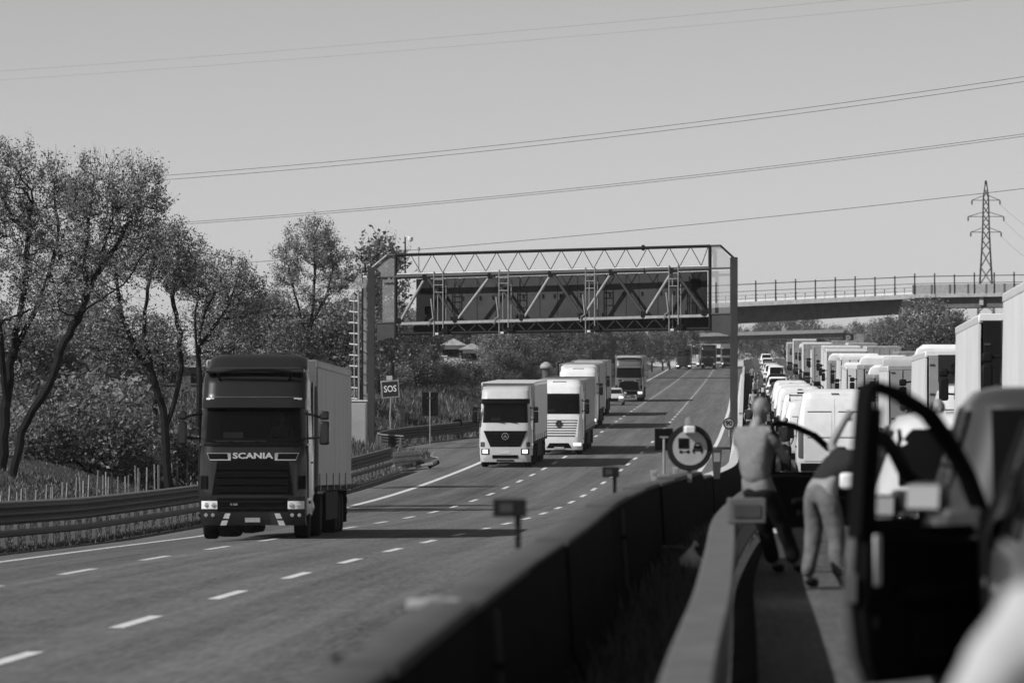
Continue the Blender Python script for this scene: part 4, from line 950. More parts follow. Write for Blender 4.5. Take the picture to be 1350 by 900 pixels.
# man bending into the open car
J = dict(STAND, pelvis=(0,-.02,.93), chest=(0,.30,1.12), neck=(0,.46,1.20), head=(0,.60,1.24), sh_l=(-.19,.36,1.20), el_l=(-.26,.34,1.30), wr_l=(-.22,.46,1.50), sh_r=(.19,.36,1.16), el_r=(.24,.55,.98), wr_r=(.2,.72,.9),
    hip_l=(-.10,-.02,.88), kn_l=(-.13,.03,.49), an_l=(-.16,-.04,.09), toe_l=(-.18,.11,.035), hip_r=(.10,-.02,.88), kn_r=(.14,.05,.49), an_r=(.18,.06,.09), toe_r=(.20,.21,.035))
p = px(1083, 640, 52.0)
person('man in pale jeans and dark shirt bending into an open car door', (p.x, 52.0, zr(52)), R(-52), J, 'shirt_d', 'denim', 'hair')
# person in white close to the camera, only the shoulder and arm in view
J = dict(STAND, pelvis=(0,0,.92), chest=(0,.05,1.24), neck=(0,.08,1.43), head=(0,.12,1.60), sh_l=(-.18,.03,1.345), el_l=(-.34,.02,1.07), wr_l=(-.38,.20,.88), sh_r=(.19,.03,1.36))
p = px(1492, 700, 10.0)
person('person in a white T-shirt standing close by, one sloping shoulder and arm in view', (p.x, 10.0, zr(10)), R(6), J, 'white_cl', 'trouser', 'hair', sleeve=1.0)
# far people standing between the stopped vehicles
far_p = [(993, 330, 'white_cl', 'denim', 'person in white beside a motorcycle on the median side of the vans'), (1001, 345, 'shirt_d', 'denim', 'person in dark top and pale trousers beside the motorcycle'),
    (1042, 420, 'white_cl', 'shirt_d', 'person in white standing between van lane and trucks'), (1048, 425, 'shirt_d', 'denim', 'person in black top standing between van lane and trucks'),
    (1066, 300, 'shirt_d', 'denim', 'person in dark shirt leaning by the pale-framed trailer'), (1071, 310, 'shirt_l', 'trouser', 'person in pale shirt by the pale-framed trailer'),
    (1182, 140, 'denim', 'trouser', 'person in grey top between the poster trailer and the white car'), (1036, 175, 'shirt_d', 'trouser', 'person in black beside the roof-rack van'),
    (1236, 70, 'white_cl', 'trouser', 'person in a white top seen through the big open door window'), (1192, 78, 'shirt_d', 'trouser', 'person in black seen past the white car roof')]
for x, d, s_, l_, lb in far_p:
    rr_ = random.Random(x); person(lb, ((x-675)*d/F, d, zr(d)), rr_.uniform(0, 6.2), STAND, s_, l_, 'hair', sub=2 if d < 100 else 1, hands=d < 100, group='people out of their vehicles')
# motorcycle by the vans
mc = thing('motorcycle', 'dark touring motorcycle standing by the median next to the person in white', 'motorcycle', ((1010-675)*322/F, 322, zr(322)), R(-15))
for y in (0, 1.45):
    o = MB().lathe([(-.06,.22),(-.06,.30),(0,.33),(.06,.30),(.06,.22)], 20, 'x', (0,y,.33)).build('wheel', 'rubber', mc); MB().lathe([(-.03,.02),(-.03,.23),(.03,.23),(.03,.02)], 16, 'x', (0,y,.33)).build('rim', 'rim', o)
MB().loft([[(x*w_, y, z+zz*h_) for x, zz in ((-1,-.6),(-1,.6),(-.5,1),(.5,1),(1,.6),(1,-.6),(.5,-1),(-.5,-1))] for y, w_, h_, z in ((.15,.05,.08,.72),(.4,.14,.16,.74),(.8,.17,.2,.82),(1.1,.15,.18,.86),(1.3,.08,.1,.84))]).build('fairing', 'black', mc)
MB().box((-.13,-.15,.74),(.13,.5,.84)).build('seat', 'blk', mc, bev=.04); MB().box((-.42,-.3,.55),(-.2,.25,.9)).build('pannier', 'silver', mc, bev=.04); MB().box((.2,-.3,.55),(.42,.25,.9)).build('pannier', 'silver', mc, bev=.04)
MB().path([(-.38,1.0,1.08),(-.2,1.1,1.03),(.2,1.1,1.03),(.38,1.0,1.08)], .015).build('handlebar', 'blk', mc); MB().path([(0,1.1,1.0),(0,1.45,.33)], .035).build('fork', 'galv', mc)
MB().box((-.16,1.15,.98),(.16,1.18,1.3)).build('windshield', 'pane', mc)

# more people and machines along the median side of the vans
more = [(988, 262, 'shirt_d', 'trouser', 'person in black on the median side of the plain-roofed vans'), (1003, 248, 'shirt_l', 'shirt_d', 'person in grey top beside the median, level with the vans'), (995, 402, 'white_cl', 'trouser', 'person in a white top far along the median'), (999, 470, 'shirt_d', 'denim', 'person in black top far along the median'), (992, 520, 'shirt_l', 'trouser', 'person in grey far along the median, before the crest'), (1053, 345, 'denim', 'trouser', 'person in blue-grey top between the truck row and the vans'), (1058, 380, 'white_cl', 'denim', 'person in white between the truck row and the last vans'), (1030, 470, 'shirt_d', 'trouser', 'person in black between the far cars and trucks')]
for x, d, s_, l_, lb in more:
    person(lb, ((x-675)*d/F, d, zr(d)), random.Random(x).uniform(0, 6.2), STAND, s_, l_, 'hair', sub=1, hands=False, group='people out of their vehicles')
for x, d, lb in ((997, 355, 'second dark motorcycle waiting by the median beyond the first'), (1004, 288, 'dark motorcycle nearest the vans on the median side'), (1001, 420, 'farthest dark motorcycle along the median')):
    c = copy_tree(mc); c['label'] = lb; c.location = ((x-675)*d/F, d, zr(d))
# ---------------------------------------------------------------- signs on and behind the barrier
def disc(mb, r, y, th, n=40, c=(0,0)): return mb.lathe([(y, .001),(y, r),(y+th, r),(y+th, .001)], n, 'y', (c[0],0,c[1]))
d = 80.0; c = px(909.5, 590, d)
sg = thing('road_sign', 'round no-overtaking sign with dark ring, lorry and car symbols and a lamp on top', 'road sign', (c.x, d, barrier_top(d)), R(8))
zc = c.z-barrier_top(d)
mb = MB(); disc(mb, .325, 0, .02); moved(mb, lambda x, y, z: (x, y, z+zc)).build('ring', 'sign_d', sg)
mb = MB(); disc(mb, .245, -.006, .005); moved(mb, lambda x, y, z: (x, y, z+zc)).build('face', 'sign_l', sg)
mb = MB(); mb.box((-.165,-.012,-.01),(-.015,-.007,.135)); moved(mb, lambda x, y, z: (x, y, z+zc)).build('lorry_symbol', 'sign_k', sg, smooth=False)
mb = MB()
for lo, hi in (((-.15,-.012,-.075),(-.115,-.007,-.035)), ((-.045,-.012,-.075),(-.01,-.007,-.035)), ((-.115,-.012,-.06),(-.045,-.007,-.05))): mb.box(lo, hi)
moved(mb, lambda x, y, z: (x, y, z+zc)).build('lorry_wheels', 'sign_k', sg, smooth=False)
mb = MB(); mb.prism([(.045,-.02),(.175,-.02),(.165,.03),(.055,.03)], lambda a, b, t: (a, -.012+t, b), .005); mb.prism([(.055,.03),(.068,.03),(.08,.055),(.14,.055),(.152,.03),(.165,.03),(.145,.07),(.075,.07)], lambda a, b, t: (a, -.012+t, b), .005)
for x in (.04, .155): mb.box((x,-.012,-.075),(x+.022,-.007,-.02))
mb.box((.03,-.012,-.045),(.19,-.007,-.03)); moved(mb, lambda x, y, z: (x, y, z+zc)).build('car_symbol', 'sign_k', sg, smooth=False)
MB().box((-.03,.021,-.05),(.03,.06,zc+.2)).build('post', 'galv', sg)
mb = MB(); mb.box((-.09,-.13,.20),(.06,.05,.31)); lm = moved(mb, lambda x, y, z: (x, y, z+zc)).build('lamp_housing', 'white', sg, bev=.02)
mb = MB(); mb.lathe([(0,.055),(.05,.065),(.10,.05),(.13,.0)], 14, 'z', (-.02,-.03,.312+zc)).build('lamp_dome', 'mesh_pane', lm)
d = 86.0; c = px(875.5, 577, d)
o = thing('square_sign', 'black square back of a sign on a pale post beside the round sign', 'road sign', (c.x, d, barrier_top(d)-.02), R(4)); zc = c.z-barrier_top(d)
MB().box((-.14,.03,zc-.165),(.14,.05,zc+.165)).build('panel', 'sign_k', o, bev=.005); MB().tube((.0,.0,0),(.0,.0,zc+.03),.02,None,10).build('post', 'galv', o); MB().box((-.06,-.02,zc+.02),(.06,.03,zc+.045)).build('clamp', 'galv', o); MB().box((-.1,-.06,.02),(.1,.06,.045)).build('foot_plate', 'galv', o)
for x, d, h, lb in ((891, 83, .16, 'stubby pale marker post under the round sign'), (862, 78, .14, 'stubby pale marker post just before the round sign'), (945, 97, .5, 'tapered grey post on the barrier behind the round sign')):
    o = thing('marker_post', lb, 'marker post', ((x-675)*d/F, d, barrier_top(d)-.01)); q = .045 if h < .3 else .09
    MB().prism([(-q*.6,-.02),(q*.6,-.02),(q,h),(-q,h)], lambda a, b, t: (a, t, b), .05).build('post', 'concrete' if h < .3 else 'galv_d', o, bev=.005); MB().box((-q*.6,-.006,h*.55),(q*.6,-.001,h*.85)).build('reflector', 'galv', o)
d = 292.0; c = px(961, 558, d)
o = thing('speed_sign', 'round 90 speed limit sign beside the gantry foot', 'road sign', (c.x, d, zr(d)-.1)); zc = c.z-zr(d)+.1
mb = MB(); disc(mb, .30, 0, .02); moved(mb, lambda x, y, z: (x, y, z+zc)).build('ring', 'sign_d', o); mb = MB(); disc(mb, .23, -.008, .006); moved(mb, lambda x, y, z: (x, y, z+zc)).build('face', 'grate', o)
tm = text_mb('90', .36, .006); moved(tm, lambda x, y, z: (x, y-.013, z+zc)).build('numerals', 'sign_k', o); MB().tube((0,.04,-.2),(0,.04,zc+.2),.03).build('post', 'galv', o)
# SOS sign, black signboard, cabinet, lay-by clutter on the left
def ground_z(x, d):
    o = x-X2(d)-SE(d); b = zl(-10.3, d)
    if o > 0: return zl(x-X2(d), d)
    for (a0, h0), (a1, h1) in zip(offs, offs[1:]):
        if o >= a1: return b+h0+(h1-h0)*(o-a0)/(a1-a0)
    return b+2
d = 324.0; c = px(519.5, 512.5, d); gz = ground_z(c.x, d)
o = thing('sos_sign', 'dark SOS sign with pale border and small plate on a bent post', 'road sign', (c.x, d, gz), 0); zc = c.z-gz
MB().box((-.52,0,zc-.50),(.52,.03,zc+.50)).build('border', 'galv', o, bev=.01); MB().box((-.44,-.012,zc-.42),(.44,-.003,zc+.42)).build('panel', 'sign_d', o)
tm = text_mb('SOS', .46, .008, .72, .012); moved(tm, lambda x, y, z: (x, y-.018, z*1.1+zc)).build('lettering', 'white', o); MB().box((-.17,0,zc+.51),(.17,.03,zc+.76)).build('small_plate', 'sign_l', o, bev=.005)
MB().path([(-.15,.05,-.3),(-.12,.05,zc*.5),(.0,.05,zc-.6),(0.02,.05,zc+.4)], .045).build('post', 'galv', o); o.rotation_euler = (0, R(-4), 0)
d = 326.0; c = px(567, 532, d); gz = ground_z(c.x, d); zc = c.z-gz
o = thing('signboard', 'black upright signboard on a thin pale post behind the lay-by rail', 'signboard', (c.x, d, gz))
MB().box((-.46,.03,zc-.70),(.46,.07,zc+.66)).build('board', 'sign_k', o, bev=.01); MB().tube((0,0,-.3),(0,0,zc+.68),.035).build('post', 'galv', o); MB().box((-.2,-.04,zc+.3),(.2,.03,zc+.36)).build('clamp', 'galv_d', o)
d = 340.0; c = px(608, 557, d); gz = ground_z(c.x, d)
o = thing('marker_board', 'small pale leaning marker board at the lay-by rail', 'marker board', (c.x, d, gz)); MB().box((-.28,0,c.z-gz-.2),(.28,.04,c.z-gz+.2)).build('board', 'sign_d', o); MB().box((-.34,-.005,c.z-gz-.25),(-.282,.05,c.z-gz+.24)).build('edge_strip', 'white', o); MB().box((-.03,.041,-.3),(.03,.09,c.z-gz)).build('post', 'galv', o); o.rotation_euler = (0, R(-14), 0)
d = 333.0; c = px(527, 560, d); gz = ground_z(c.x, d)
o = thing('cone_bin', 'pale tapering bin standing behind the lay-by rail below the SOS sign', 'bin', (c.x, d, gz)); MB().lathe([(0,.16),(1.2,.34),(1.26,.38),(1.30,.38)], 14, 'z', (0,0,.4)).build('shell', 'grate', o); MB().tube((0,0,-.3),(0,0,.4),.05).build('stand', 'galv_d', o)
d = 305.0; c = px(471, 565, d); gz = ground_z(c.x, d)
o = thing('cabinet', 'pale roadside equipment cabinet raised on a dark steel frame left of the gantry', 'cabinet', (c.x, d, gz)); s_ = d/F; zt = CZ+(HY-529)*s_-gz; zb_ = CZ+(HY-597)*s_-gz
MB().box((-.55,-.4,zb_),(.52,.5,zt)).build('housing', 'cab', o, bev=.04); MB().box((-.62,-.45,zt),(.56,.55,zt+.07)).build('lid', 'white', o, bev=.015); MB().box((-.47,-.415,zb_+.12),(.44,-.402,zt-.14)).build('door', 'cab', o, bev=.01)
MB().box((-.62,-.3,zb_-.16),(.95,.4,zb_-.02)).build('frame', 'steel_d', o)
for x in (-.5, .45): MB().box((x-.06,-.1,-.4),(x+.06,.1,zb_-.1)).build('leg', 'steel_d', o)
MB().path([(.62,-.1,.0),(.62,-.1,zt-.3)], .03).build('conduit', 'galv', o)
o = thing('debris', 'heap of bent rail and kerb pieces on the asphalt at the gantry foot', 'debris', PL(s_at(535, 272), 272)); rr_ = random.Random(2)
for k in range(6): a = Vector((rr_.uniform(-1,1.2), rr_.uniform(-1.5,1.5), .12)); MB().path([a, a+Vector((rr_.uniform(.4,1.1), rr_.uniform(-.5,.5), rr_.uniform(0,.25)))], rr_.uniform(.06,.12), 6).build('piece', 'galv' if k % 2 else 'galv_d', o)

# ---------------------------------------------------------------- sign gantry
def gd(x): return 313.0 - 9.0*(x-490)/478.0
def G(x, y, dy=0.0): q = gd(x); v = px(x, y, q); return Vector((v.x, v.y+dy, v.z))
o0 = Vector((px(490, 522, gd(490)).x, gd(490), zl(-10, gd(490))))
ga = thing('sign_gantry', 'steel lattice sign gantry spanning the oncoming carriageway, seen from behind its panels', 'gantry', o0)
def gb(name, m, fn, smooth=True, bev=0.0): mb = MB(); fn(mb); mb.v = [tuple(Vector(p)-o0) for p in mb.v]; return mb.build(name, m, ga, smooth, bev)
def gt(name, m, pts, r, n=8): return gb(name, m, lambda b: b.path([Vector(p) for p in pts], r, n))
s_ = 267/F
# posts
for xa, xb, top, m in ((484.5, 494, 352, 'steel'), (963, 972.5, 339, 'steel')):
    for dy in (0.0, 1.5):
        xc = (xa+xb)/2; q = gd(xc); X = (xc-675)*q/F; h = (xb-xa)*q/F/2 * (1 if dy == 0 else .8); zt = px(xc, top, q).z
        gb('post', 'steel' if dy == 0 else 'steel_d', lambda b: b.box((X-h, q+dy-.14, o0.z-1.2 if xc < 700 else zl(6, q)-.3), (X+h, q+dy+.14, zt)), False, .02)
    q = gd(xb); 
for xa, xb in ((478.5, 484),):
    q = gd(480)+1.2; X = (481-675)*q/F; gb('post', 'galv', lambda b: b.box((X-.09, q-.1, o0.z-1), (X+.09, q+.1, px(481, 366, q).z)), False); gb('post_cap', 'white', lambda b: b.box((X-.11, q-.12, px(481, 366, q).z), (X+.11, q+.12, px(481, 363, q).z)), False)
# chords
DEP = 1.15
for dy in (0.0, DEP):
    gt('top_chord', 'steel_d', [G(521, 336, dy), G(720, 330, dy), G(936, 324, dy)], .07)
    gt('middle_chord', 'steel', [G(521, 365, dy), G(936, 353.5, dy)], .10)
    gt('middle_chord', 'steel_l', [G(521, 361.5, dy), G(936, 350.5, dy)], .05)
    gb('lower_beam', 'steel_l', lambda b: b.add([G(523, 425, dy-.08), G(936, 414, dy-.08), G(936, 417.5, dy-.08), G(523, 428.5, dy-.08), G(523, 425, dy+.08), G(936, 414, dy+.08), G(936, 417.5, dy+.08), G(523, 428.5, dy+.08)], [(0,1,2,3),(4,7,6,5),(0,4,5,1),(3,2,6,7),(0,3,7,4),(1,5,6,2)]), False)
    gt('bottom_chord', 'steel_d', [G(523, 440, dy), G(936, 433, dy)], .075)
# light zigzag of the parapet, thick diagonals of the main truss, lattice of the lower beam
def yl(a, b): return lambda x: a[1]+(b[1]-a[1])*(x-a[0])/(b[0]-a[0])
yt = yl((521,336),(936,324)); ym = yl((521,361),(936,350)); ymc = yl((521,365),(936,354)); yb_ = yl((523,425),(936,414)); ybb = yl((523,440),(936,433))
x = 527.0; k = 0
while x < 930:
    x2 = x+14.2
    gt('parapet_brace', 'steel_d', [G(x, (ym if k % 2 == 0 else yt)(x)), G(min(x2,934), (yt if k % 2 == 0 else ym)(min(x2,934)))], .022, 6); x = x2; k += 1
xs = [527, 559, 601, 645, 690, 731, 765, 809, 851, 885, 930]
nodes = [(527, 0), (562, 1), (602, 0), (648, 1), (690, 0), (728, 1), (768, 0), (808, 1), (850, 0), (888, 1), (930, 0)]
for (xa, ta), (xb, tb) in zip(nodes, nodes[1:]):
    gt('diagonal', 'steel_l' if ta == 0 else 'steel', [G(xa, (ymc if ta else yb_)(xa)), G(xb, (ymc if tb else yb_)(xb))], .085, 10)  # rising diagonals get paler steel: their sunlit look is painted in
for xa, ta in nodes: gb('gusset', 'steel_d', lambda b: b.cbox(G(xa, (ymc if ta else yb_)(xa)+(2 if ta else -2), -.10), (.22, .02, .16)), False)
x = 590.0; k = 0
while x < 900: gt('lattice', 'steel', [G(x, yb_(x)+4 if k % 2 else ybb(x)), G(x+13, ybb(x+13) if k % 2 else yb_(x+13)+4)], .028, 5); x += 13; k += 1
# floor web and back panels with seams and handles
gb('floor_plate', 'panel', lambda b: b.add([G(523, 427, .05), G(936, 416, .05), G(936, 416, DEP), G(523, 427, DEP)], [(0,1,2,3)]), False)
gb('lower_web', 'steel_d', lambda b: b.add([G(545, 429, .55), G(936, 418, .55), G(936, 433, .55), G(545, 440, .55)], [(0,1,2,3)]), False)
gb('panel_backing', 'steel_d', lambda b: b.add([G(548.5, ymc(548)+4, 1.12), G(933.5, ymc(933)+4, 1.12), G(933.5, yb_(933)-2, 1.12), G(548.5, yb_(548)-2, 1.12)], [(0,1,2,3)]), False)
edges = [548, 586, 606, 629, 654, 686, 712, 735, 762, 800, 826, 843, 868, 893, 913, 934]
for i, (a, b_) in enumerate(zip(edges, edges[1:])):
    dy = .95
    pnl = gb('sign_panel', 'panel' if i not in (0, 14) else 'steel_d', lambda b: b.add([G(a+.35, ymc(a)+3, dy), G(b_-.35, ymc(b_)+3, dy), G(b_-.35, yb_(b_)-1, dy), G(a+.35, yb_(a)-1, dy), G(a+.35, ymc(a)+3, dy+.12), G(b_-.35, ymc(b_)+3, dy+.12), G(b_-.35, yb_(b_)-1, dy+.12), G(a+.35, yb_(a)-1, dy+.12)], [(0,1,2,3),(4,7,6,5),(0,4,5,1),(3,2,6,7),(0,3,7,4),(1,5,6,2)]), False)
    if 0 < i < 14:
        for hx in (a+4, b_-4)[:1 if i % 3 else 2]:
            hp = MB().cbox(G(hx, (ymc(hx)+yb_(hx))/2, dy-.03)-o0, (.05,.03,.10)).build('panel_handle', 'steel_d', pnl, False)
for a, wd, hh in ((567, .42, .45), (919, .45, .45)): gb('inspection_box', 'scania_blk', lambda b: b.cbox(G(a, yb_(a)-15 if a < 600 else yb_(a)-42, .90), (wd/2+.1, .06, hh/2)), False)
# end frames: sloped brackets, grating panels, gussets
for (xs_, sl) in (((497, 521), 1), ((937, 963), -1)):
    xa, xb = xs_
    outer, inner = (xa, xb) if sl > 0 else (xb, xa)
    gb('end_bracket', 'mesh_pane', lambda b: b.add([G(outer, 350 if sl > 0 else 341, .3), G(outer+sl*13, yt(outer+sl*13)+1, .3), G(inner, yt(inner)+1, .3), G(inner, ymc(inner), .3), G(outer, ymc(outer), .3)], [(0,1,2,3,4)]), False)
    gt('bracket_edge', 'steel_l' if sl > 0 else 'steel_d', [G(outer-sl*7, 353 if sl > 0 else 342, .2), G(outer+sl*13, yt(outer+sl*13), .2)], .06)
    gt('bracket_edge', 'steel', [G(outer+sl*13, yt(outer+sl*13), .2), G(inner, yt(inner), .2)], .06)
    gb('side_grating', 'mesh_pane', lambda b: b.add([G(outer, ymc(outer)+3, .4), G(inner, ymc(inner)+3, .4), G(inner, yb_(inner), .4), G(outer, yb_(outer), .4)], [(0,1,2,3)]), False)
    gb('corner_gusset', 'steel', lambda b: b.prism([(outer, yb_(outer)), (inner, yb_(inner)), (inner, ybb(inner)+3), (outer, ybb(outer)+ (9 if sl > 0 else 10))], lambda a, c_, t: G(a, c_, t), .12), False)
    for yy in (ymc, yb_): gt('end_rail', 'steel', [G(outer, yy(outer)), G(inner, yy(inner))], .05)
    gt('end_post', 'steel_d', [G(inner+sl*1.0, yt(inner), .0), G(inner+sl*1.0, ybb(inner)+3, .0)], .09)
# hanging ladders with lane cameras
for x0 in (572, 658, 772, 882):
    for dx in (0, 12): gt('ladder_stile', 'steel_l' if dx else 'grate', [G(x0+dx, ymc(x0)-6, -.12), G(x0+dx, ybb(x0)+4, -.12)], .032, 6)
    for dx in (5, 16): gt('ladder_stile', 'grate', [G(x0+dx, ymc(x0)-2, .45), G(x0+dx, ybb(x0)+2, .45)], .03, 6)
    for f in (.08, .2, .36): gt('ladder_rung', 'grate', [G(x0, ymc(x0)+60*f, -.12), G(x0+12, ymc(x0)+60*f, -.12)], .025, 5)
    gb('camera_box', 'white', lambda b: b.cbox(G(x0+4, ybb(x0)+1, -.25), (.09, .16, .06)), False, .02); gb('camera_box', 'steel_d', lambda b: b.cbox(G(x0+14, ybb(x0)-3, -.2), (.17, .2, .13)), False, .02)
    gt('hoop', 'grate', [G(x0-7, yb_(x0)+6, -.2), G(x0-6, yb_(x0)-1, -.2), G(x0-1, yb_(x0)-4, -.2)], .03, 5); gt('handrail', 'steel_l', [G(x0-4, yb_(x0)-30, -.2), G(x0-1, yb_(x0)-4, -.2)], .04, 6)
# access ladder and cage left of the gantry
gt('ladder_stile', 'steel_l', [G(466, 390, .6), G(467, 528, .6)], .035, 6); gt('ladder_stile', 'grate', [G(472.5, 384, .6), G(473, 528, .6)], .06, 6); gt('ladder_stile', 'steel_d', [G(477.5, 380, .6), G(477.5, 528, .6)], .05, 6)
for k in range(10): y = 396+14.3*k; gt('ladder_rung', 'white' if k % 1 == 0 else 'grate', [G(460, y, .6), G(471, y+.8, .6)], .03, 5)
gb('cage_top', 'mesh_pane', lambda b: b.add([G(458, 381, .6), G(476, 359, .6), G(478, 381, .6)], [(0,1,2)]), False)
# warning beacon knob and seam rings on the top chord
gb('beacon', 'steel_d', lambda b: b.lathe([(-.1,.02),(-.08,.15),(.08,.15),(.1,.02)], 12, 'x', G(848, yt(848)))); gb('coupling', 'steel_d', lambda b: b.lathe([(-.06,.02),(-.06,.14),(.06,.14),(.06,.02)], 12, 'x', G(850, ymc(850))))
# camera mast standing on the gantry
mo = G(534, 340, .3); o = thing('camera_mast', 'thin mast with a white dome camera on the gantry top', 'camera', mo + Vector((0,0,-.9)))
MB().tube((0,0,0),(0,0,2.1),.04).build('mast', 'steel_d', o); MB().path([(0,0,2.05),(.12,0,2.08),(.26,0,2.04)], .05).build('arm', 'white', o); MB().lathe([(-.2,.02),(-.17,.12),(-.08,.16),(.04,.16),(.08,.06)], 14, 'z', (.28,0,2.0)).build('dome', 'white', o)
mo = G(552, 365, .3); o = thing('antenna', 'short antenna rod on the gantry beside the camera mast', 'antenna', mo); MB().tube((0,0,0),(0,0,1.5),.025).build('rod', 'grate', o); MB().lathe([(0,.03),(.02,.07),(.16,.07),(.2,.02)], 10, 'z', (0,0,1.45)).build('head', 'galv', o)

# ---------------------------------------------------------------- overpasses
def bd(x): return 770.0 - 40.0*(x-700)/650.0
def bp(x, y, dy=0): q = bd(x); v = px(x, y, q); return Vector((v.x, q+dy, v.z))
ytop = yl((974,399),(1205,388.5))
def ytop2(x): return ytop(x) if x < 1205 else 388.5-(x-1205)*.016
ybot = yl((975,426),(1192,413.5))
o0b = bp(1198, 470); br = thing('overpass', 'concrete road overpass with railings and solid parapet crossing behind the gantry', 'bridge', o0b)
def bb(name, m, fn, smooth=False): mb = MB(); fn(mb); mb.v = [tuple(Vector(p)-o0b) for p in mb.v]; return mb.build(name, m, br, smooth)
def quadbox(b, x0, x1, ya, yb2, dy0, dy1, n=6):
    rings = []
    for i in range(n+1):
        x = x0+(x1-x0)*i/n; rings.append([bp(x, ya(x), dy0), bp(x, yb2(x), dy0), bp(x, yb2(x), dy1), bp(x, ya(x), dy1)])
    b.loft(rings)
bb('deck_edge', 'concrete', lambda b: quadbox(b, 640, 1206, lambda x: ytop(x)-.5, lambda x: ytop(x)+5.0, 0, 9.5))
bb('girder', 'concrete_d', lambda b: quadbox(b, 640, 1192, lambda x: ytop(x)+5.0, ybot, 2.8, 7.2))
bb('deck_edge', 'concrete', lambda b: quadbox(b, 1206.5, 1500, lambda x: ytop2(x)-1, lambda x: ytop2(x)+4.0, .02, 9.4))
bb('girder', 'concrete_d', lambda b: quadbox(b, 1206.5, 1500, lambda x: ytop2(x)+4.0, lambda x: ytop2(x)+18, 1.2, 8.4))
bb('parapet', 'grate', lambda b: quadbox(b, 1203, 1500, lambda x: ytop2(x)-13, lambda x: ytop2(x)-1.2, .05, .35))
for x in [1203+24*i for i in range(12)]: bb('parapet_pilaster', 'concrete_d', lambda b: quadbox(b, x, x+2, lambda q: ytop2(q)-13, lambda q: ytop2(q)-1, -.05, .04, 1))
for f, m in ((-9.5, 'galv'), (-5, 'galv'), (-2.2, 'white')): bb('rail', m, lambda b: quadbox(b, 640, 1203, lambda x: ytop(x)+f-.7, lambda x: ytop(x)+f+.7, .1, .2))
bb('rail', 'galv_d', lambda b: quadbox(b, 640, 1500, lambda x: ytop2(x)-24.5, lambda x: ytop2(x)-23.3, .1, .2)); bb('rail', 'galv_d', lambda b: quadbox(b, 640, 1500, lambda x: ytop2(x)-15, lambda x: ytop2(x)-14.2, .1, .2))
x = 655.0
while x < 1490: bb('post', 'steel_d', lambda b: quadbox(b, x, x+1.7, lambda q: ytop2(q)-(28 if int(x) % 3 else 26), lambda q: ytop2(q)-.6, -.02, .09, 1)); x += 26.2
x = 668.0
while x < 1200: bb('rail_post', 'galv_d', lambda b: quadbox(b, x, x+1.1, lambda q: ytop2(q)-10, lambda q: ytop2(q)-.6, .21, .3, 1)); x += 13.1
bb('pier', 'concrete', lambda b: quadbox(b, 1190, 1202, lambda x: 396, lambda x: 470, 1.5, 8, 1)); bb('bearing', 'white', lambda b: quadbox(b, 1190.5, 1197, lambda x: 391.5, lambda x: 395.9, .6, .85, 1))
bb('bracket', 'concrete', lambda b: quadbox(b, 1292, 1297, lambda x: 391, lambda x: 402, .6, 1.15, 1))
bb('pier_cap', 'concrete', lambda b: b.prism([(744,436),(781,436),(781,455),(777,459),(748,459),(744,455)], lambda a, c_, t: bp(a, c_, .5+t), 7)); bb('pier', 'concrete', lambda b: quadbox(b, 755, 772, lambda x: 459, lambda x: 500, 2.5, 6, 1))
# earth ramp carrying the overpass down on the left
rows = []
for x in [300, 420, 520, 600, 660]:
    t = bp(x, ytop(x)-.5+ (0 if x > 560 else 2)); rows.append([t+Vector((0,-14,-8)), t, t+Vector((0,10,0)), t+Vector((0,24,-8))])
strips('ramp', rows, 'grass')
# second, farther overpass
o0b2 = px(1000, 450, 1250); br = thing('overpass', 'pale far overpass low behind the crest, beyond the railed one', 'bridge', o0b2)
def bp(x, y, dy=0): v = px(x, y, 1250); return Vector((v.x, 1250+dy, v.z))
o0b = o0b2
bb('parapet', 'concrete', lambda b: quadbox(b, 830, 1112, yl((875,440.5),(1108,434)), yl((875,445),(1108,438.5)), 0, .5)); bb('girder', 'concrete_d', lambda b: quadbox(b, 830, 1130, yl((875,445),(1108,438.5)), yl((875,449.5),(1108,446)), .6, 8))
for x in (905, 1075): bb('pier', 'concrete_d', lambda b: quadbox(b, x, x+9, lambda q: 447, lambda q: 475, 2, 6, 1))
# parking sign by the far bridge
d = 640.0; c = px(1118, 447, d); o = thing('parking_sign', 'square P parking sign and plain companion plate far along the queue', 'road sign', (c.x, d, zr(d)-.5)); zc = c.z-o.location.z
MB().box((-.6,0,zc-.6),(.6,.06,zc+.6)).build('plate', 'sign_d', o); tm = text_mb('P', 1.1, .02); moved(tm, lambda x, y, z: (x, y-.03, z+zc)).build('lettering', 'galv', o); MB().box((.9,0,zc-.7),(1.8,.06,zc+.6)).build('plate', 'galv', o); MB().tube((.8,.1,-.5),(.8,.1,zc+.5),.08).build('post', 'galv', o)

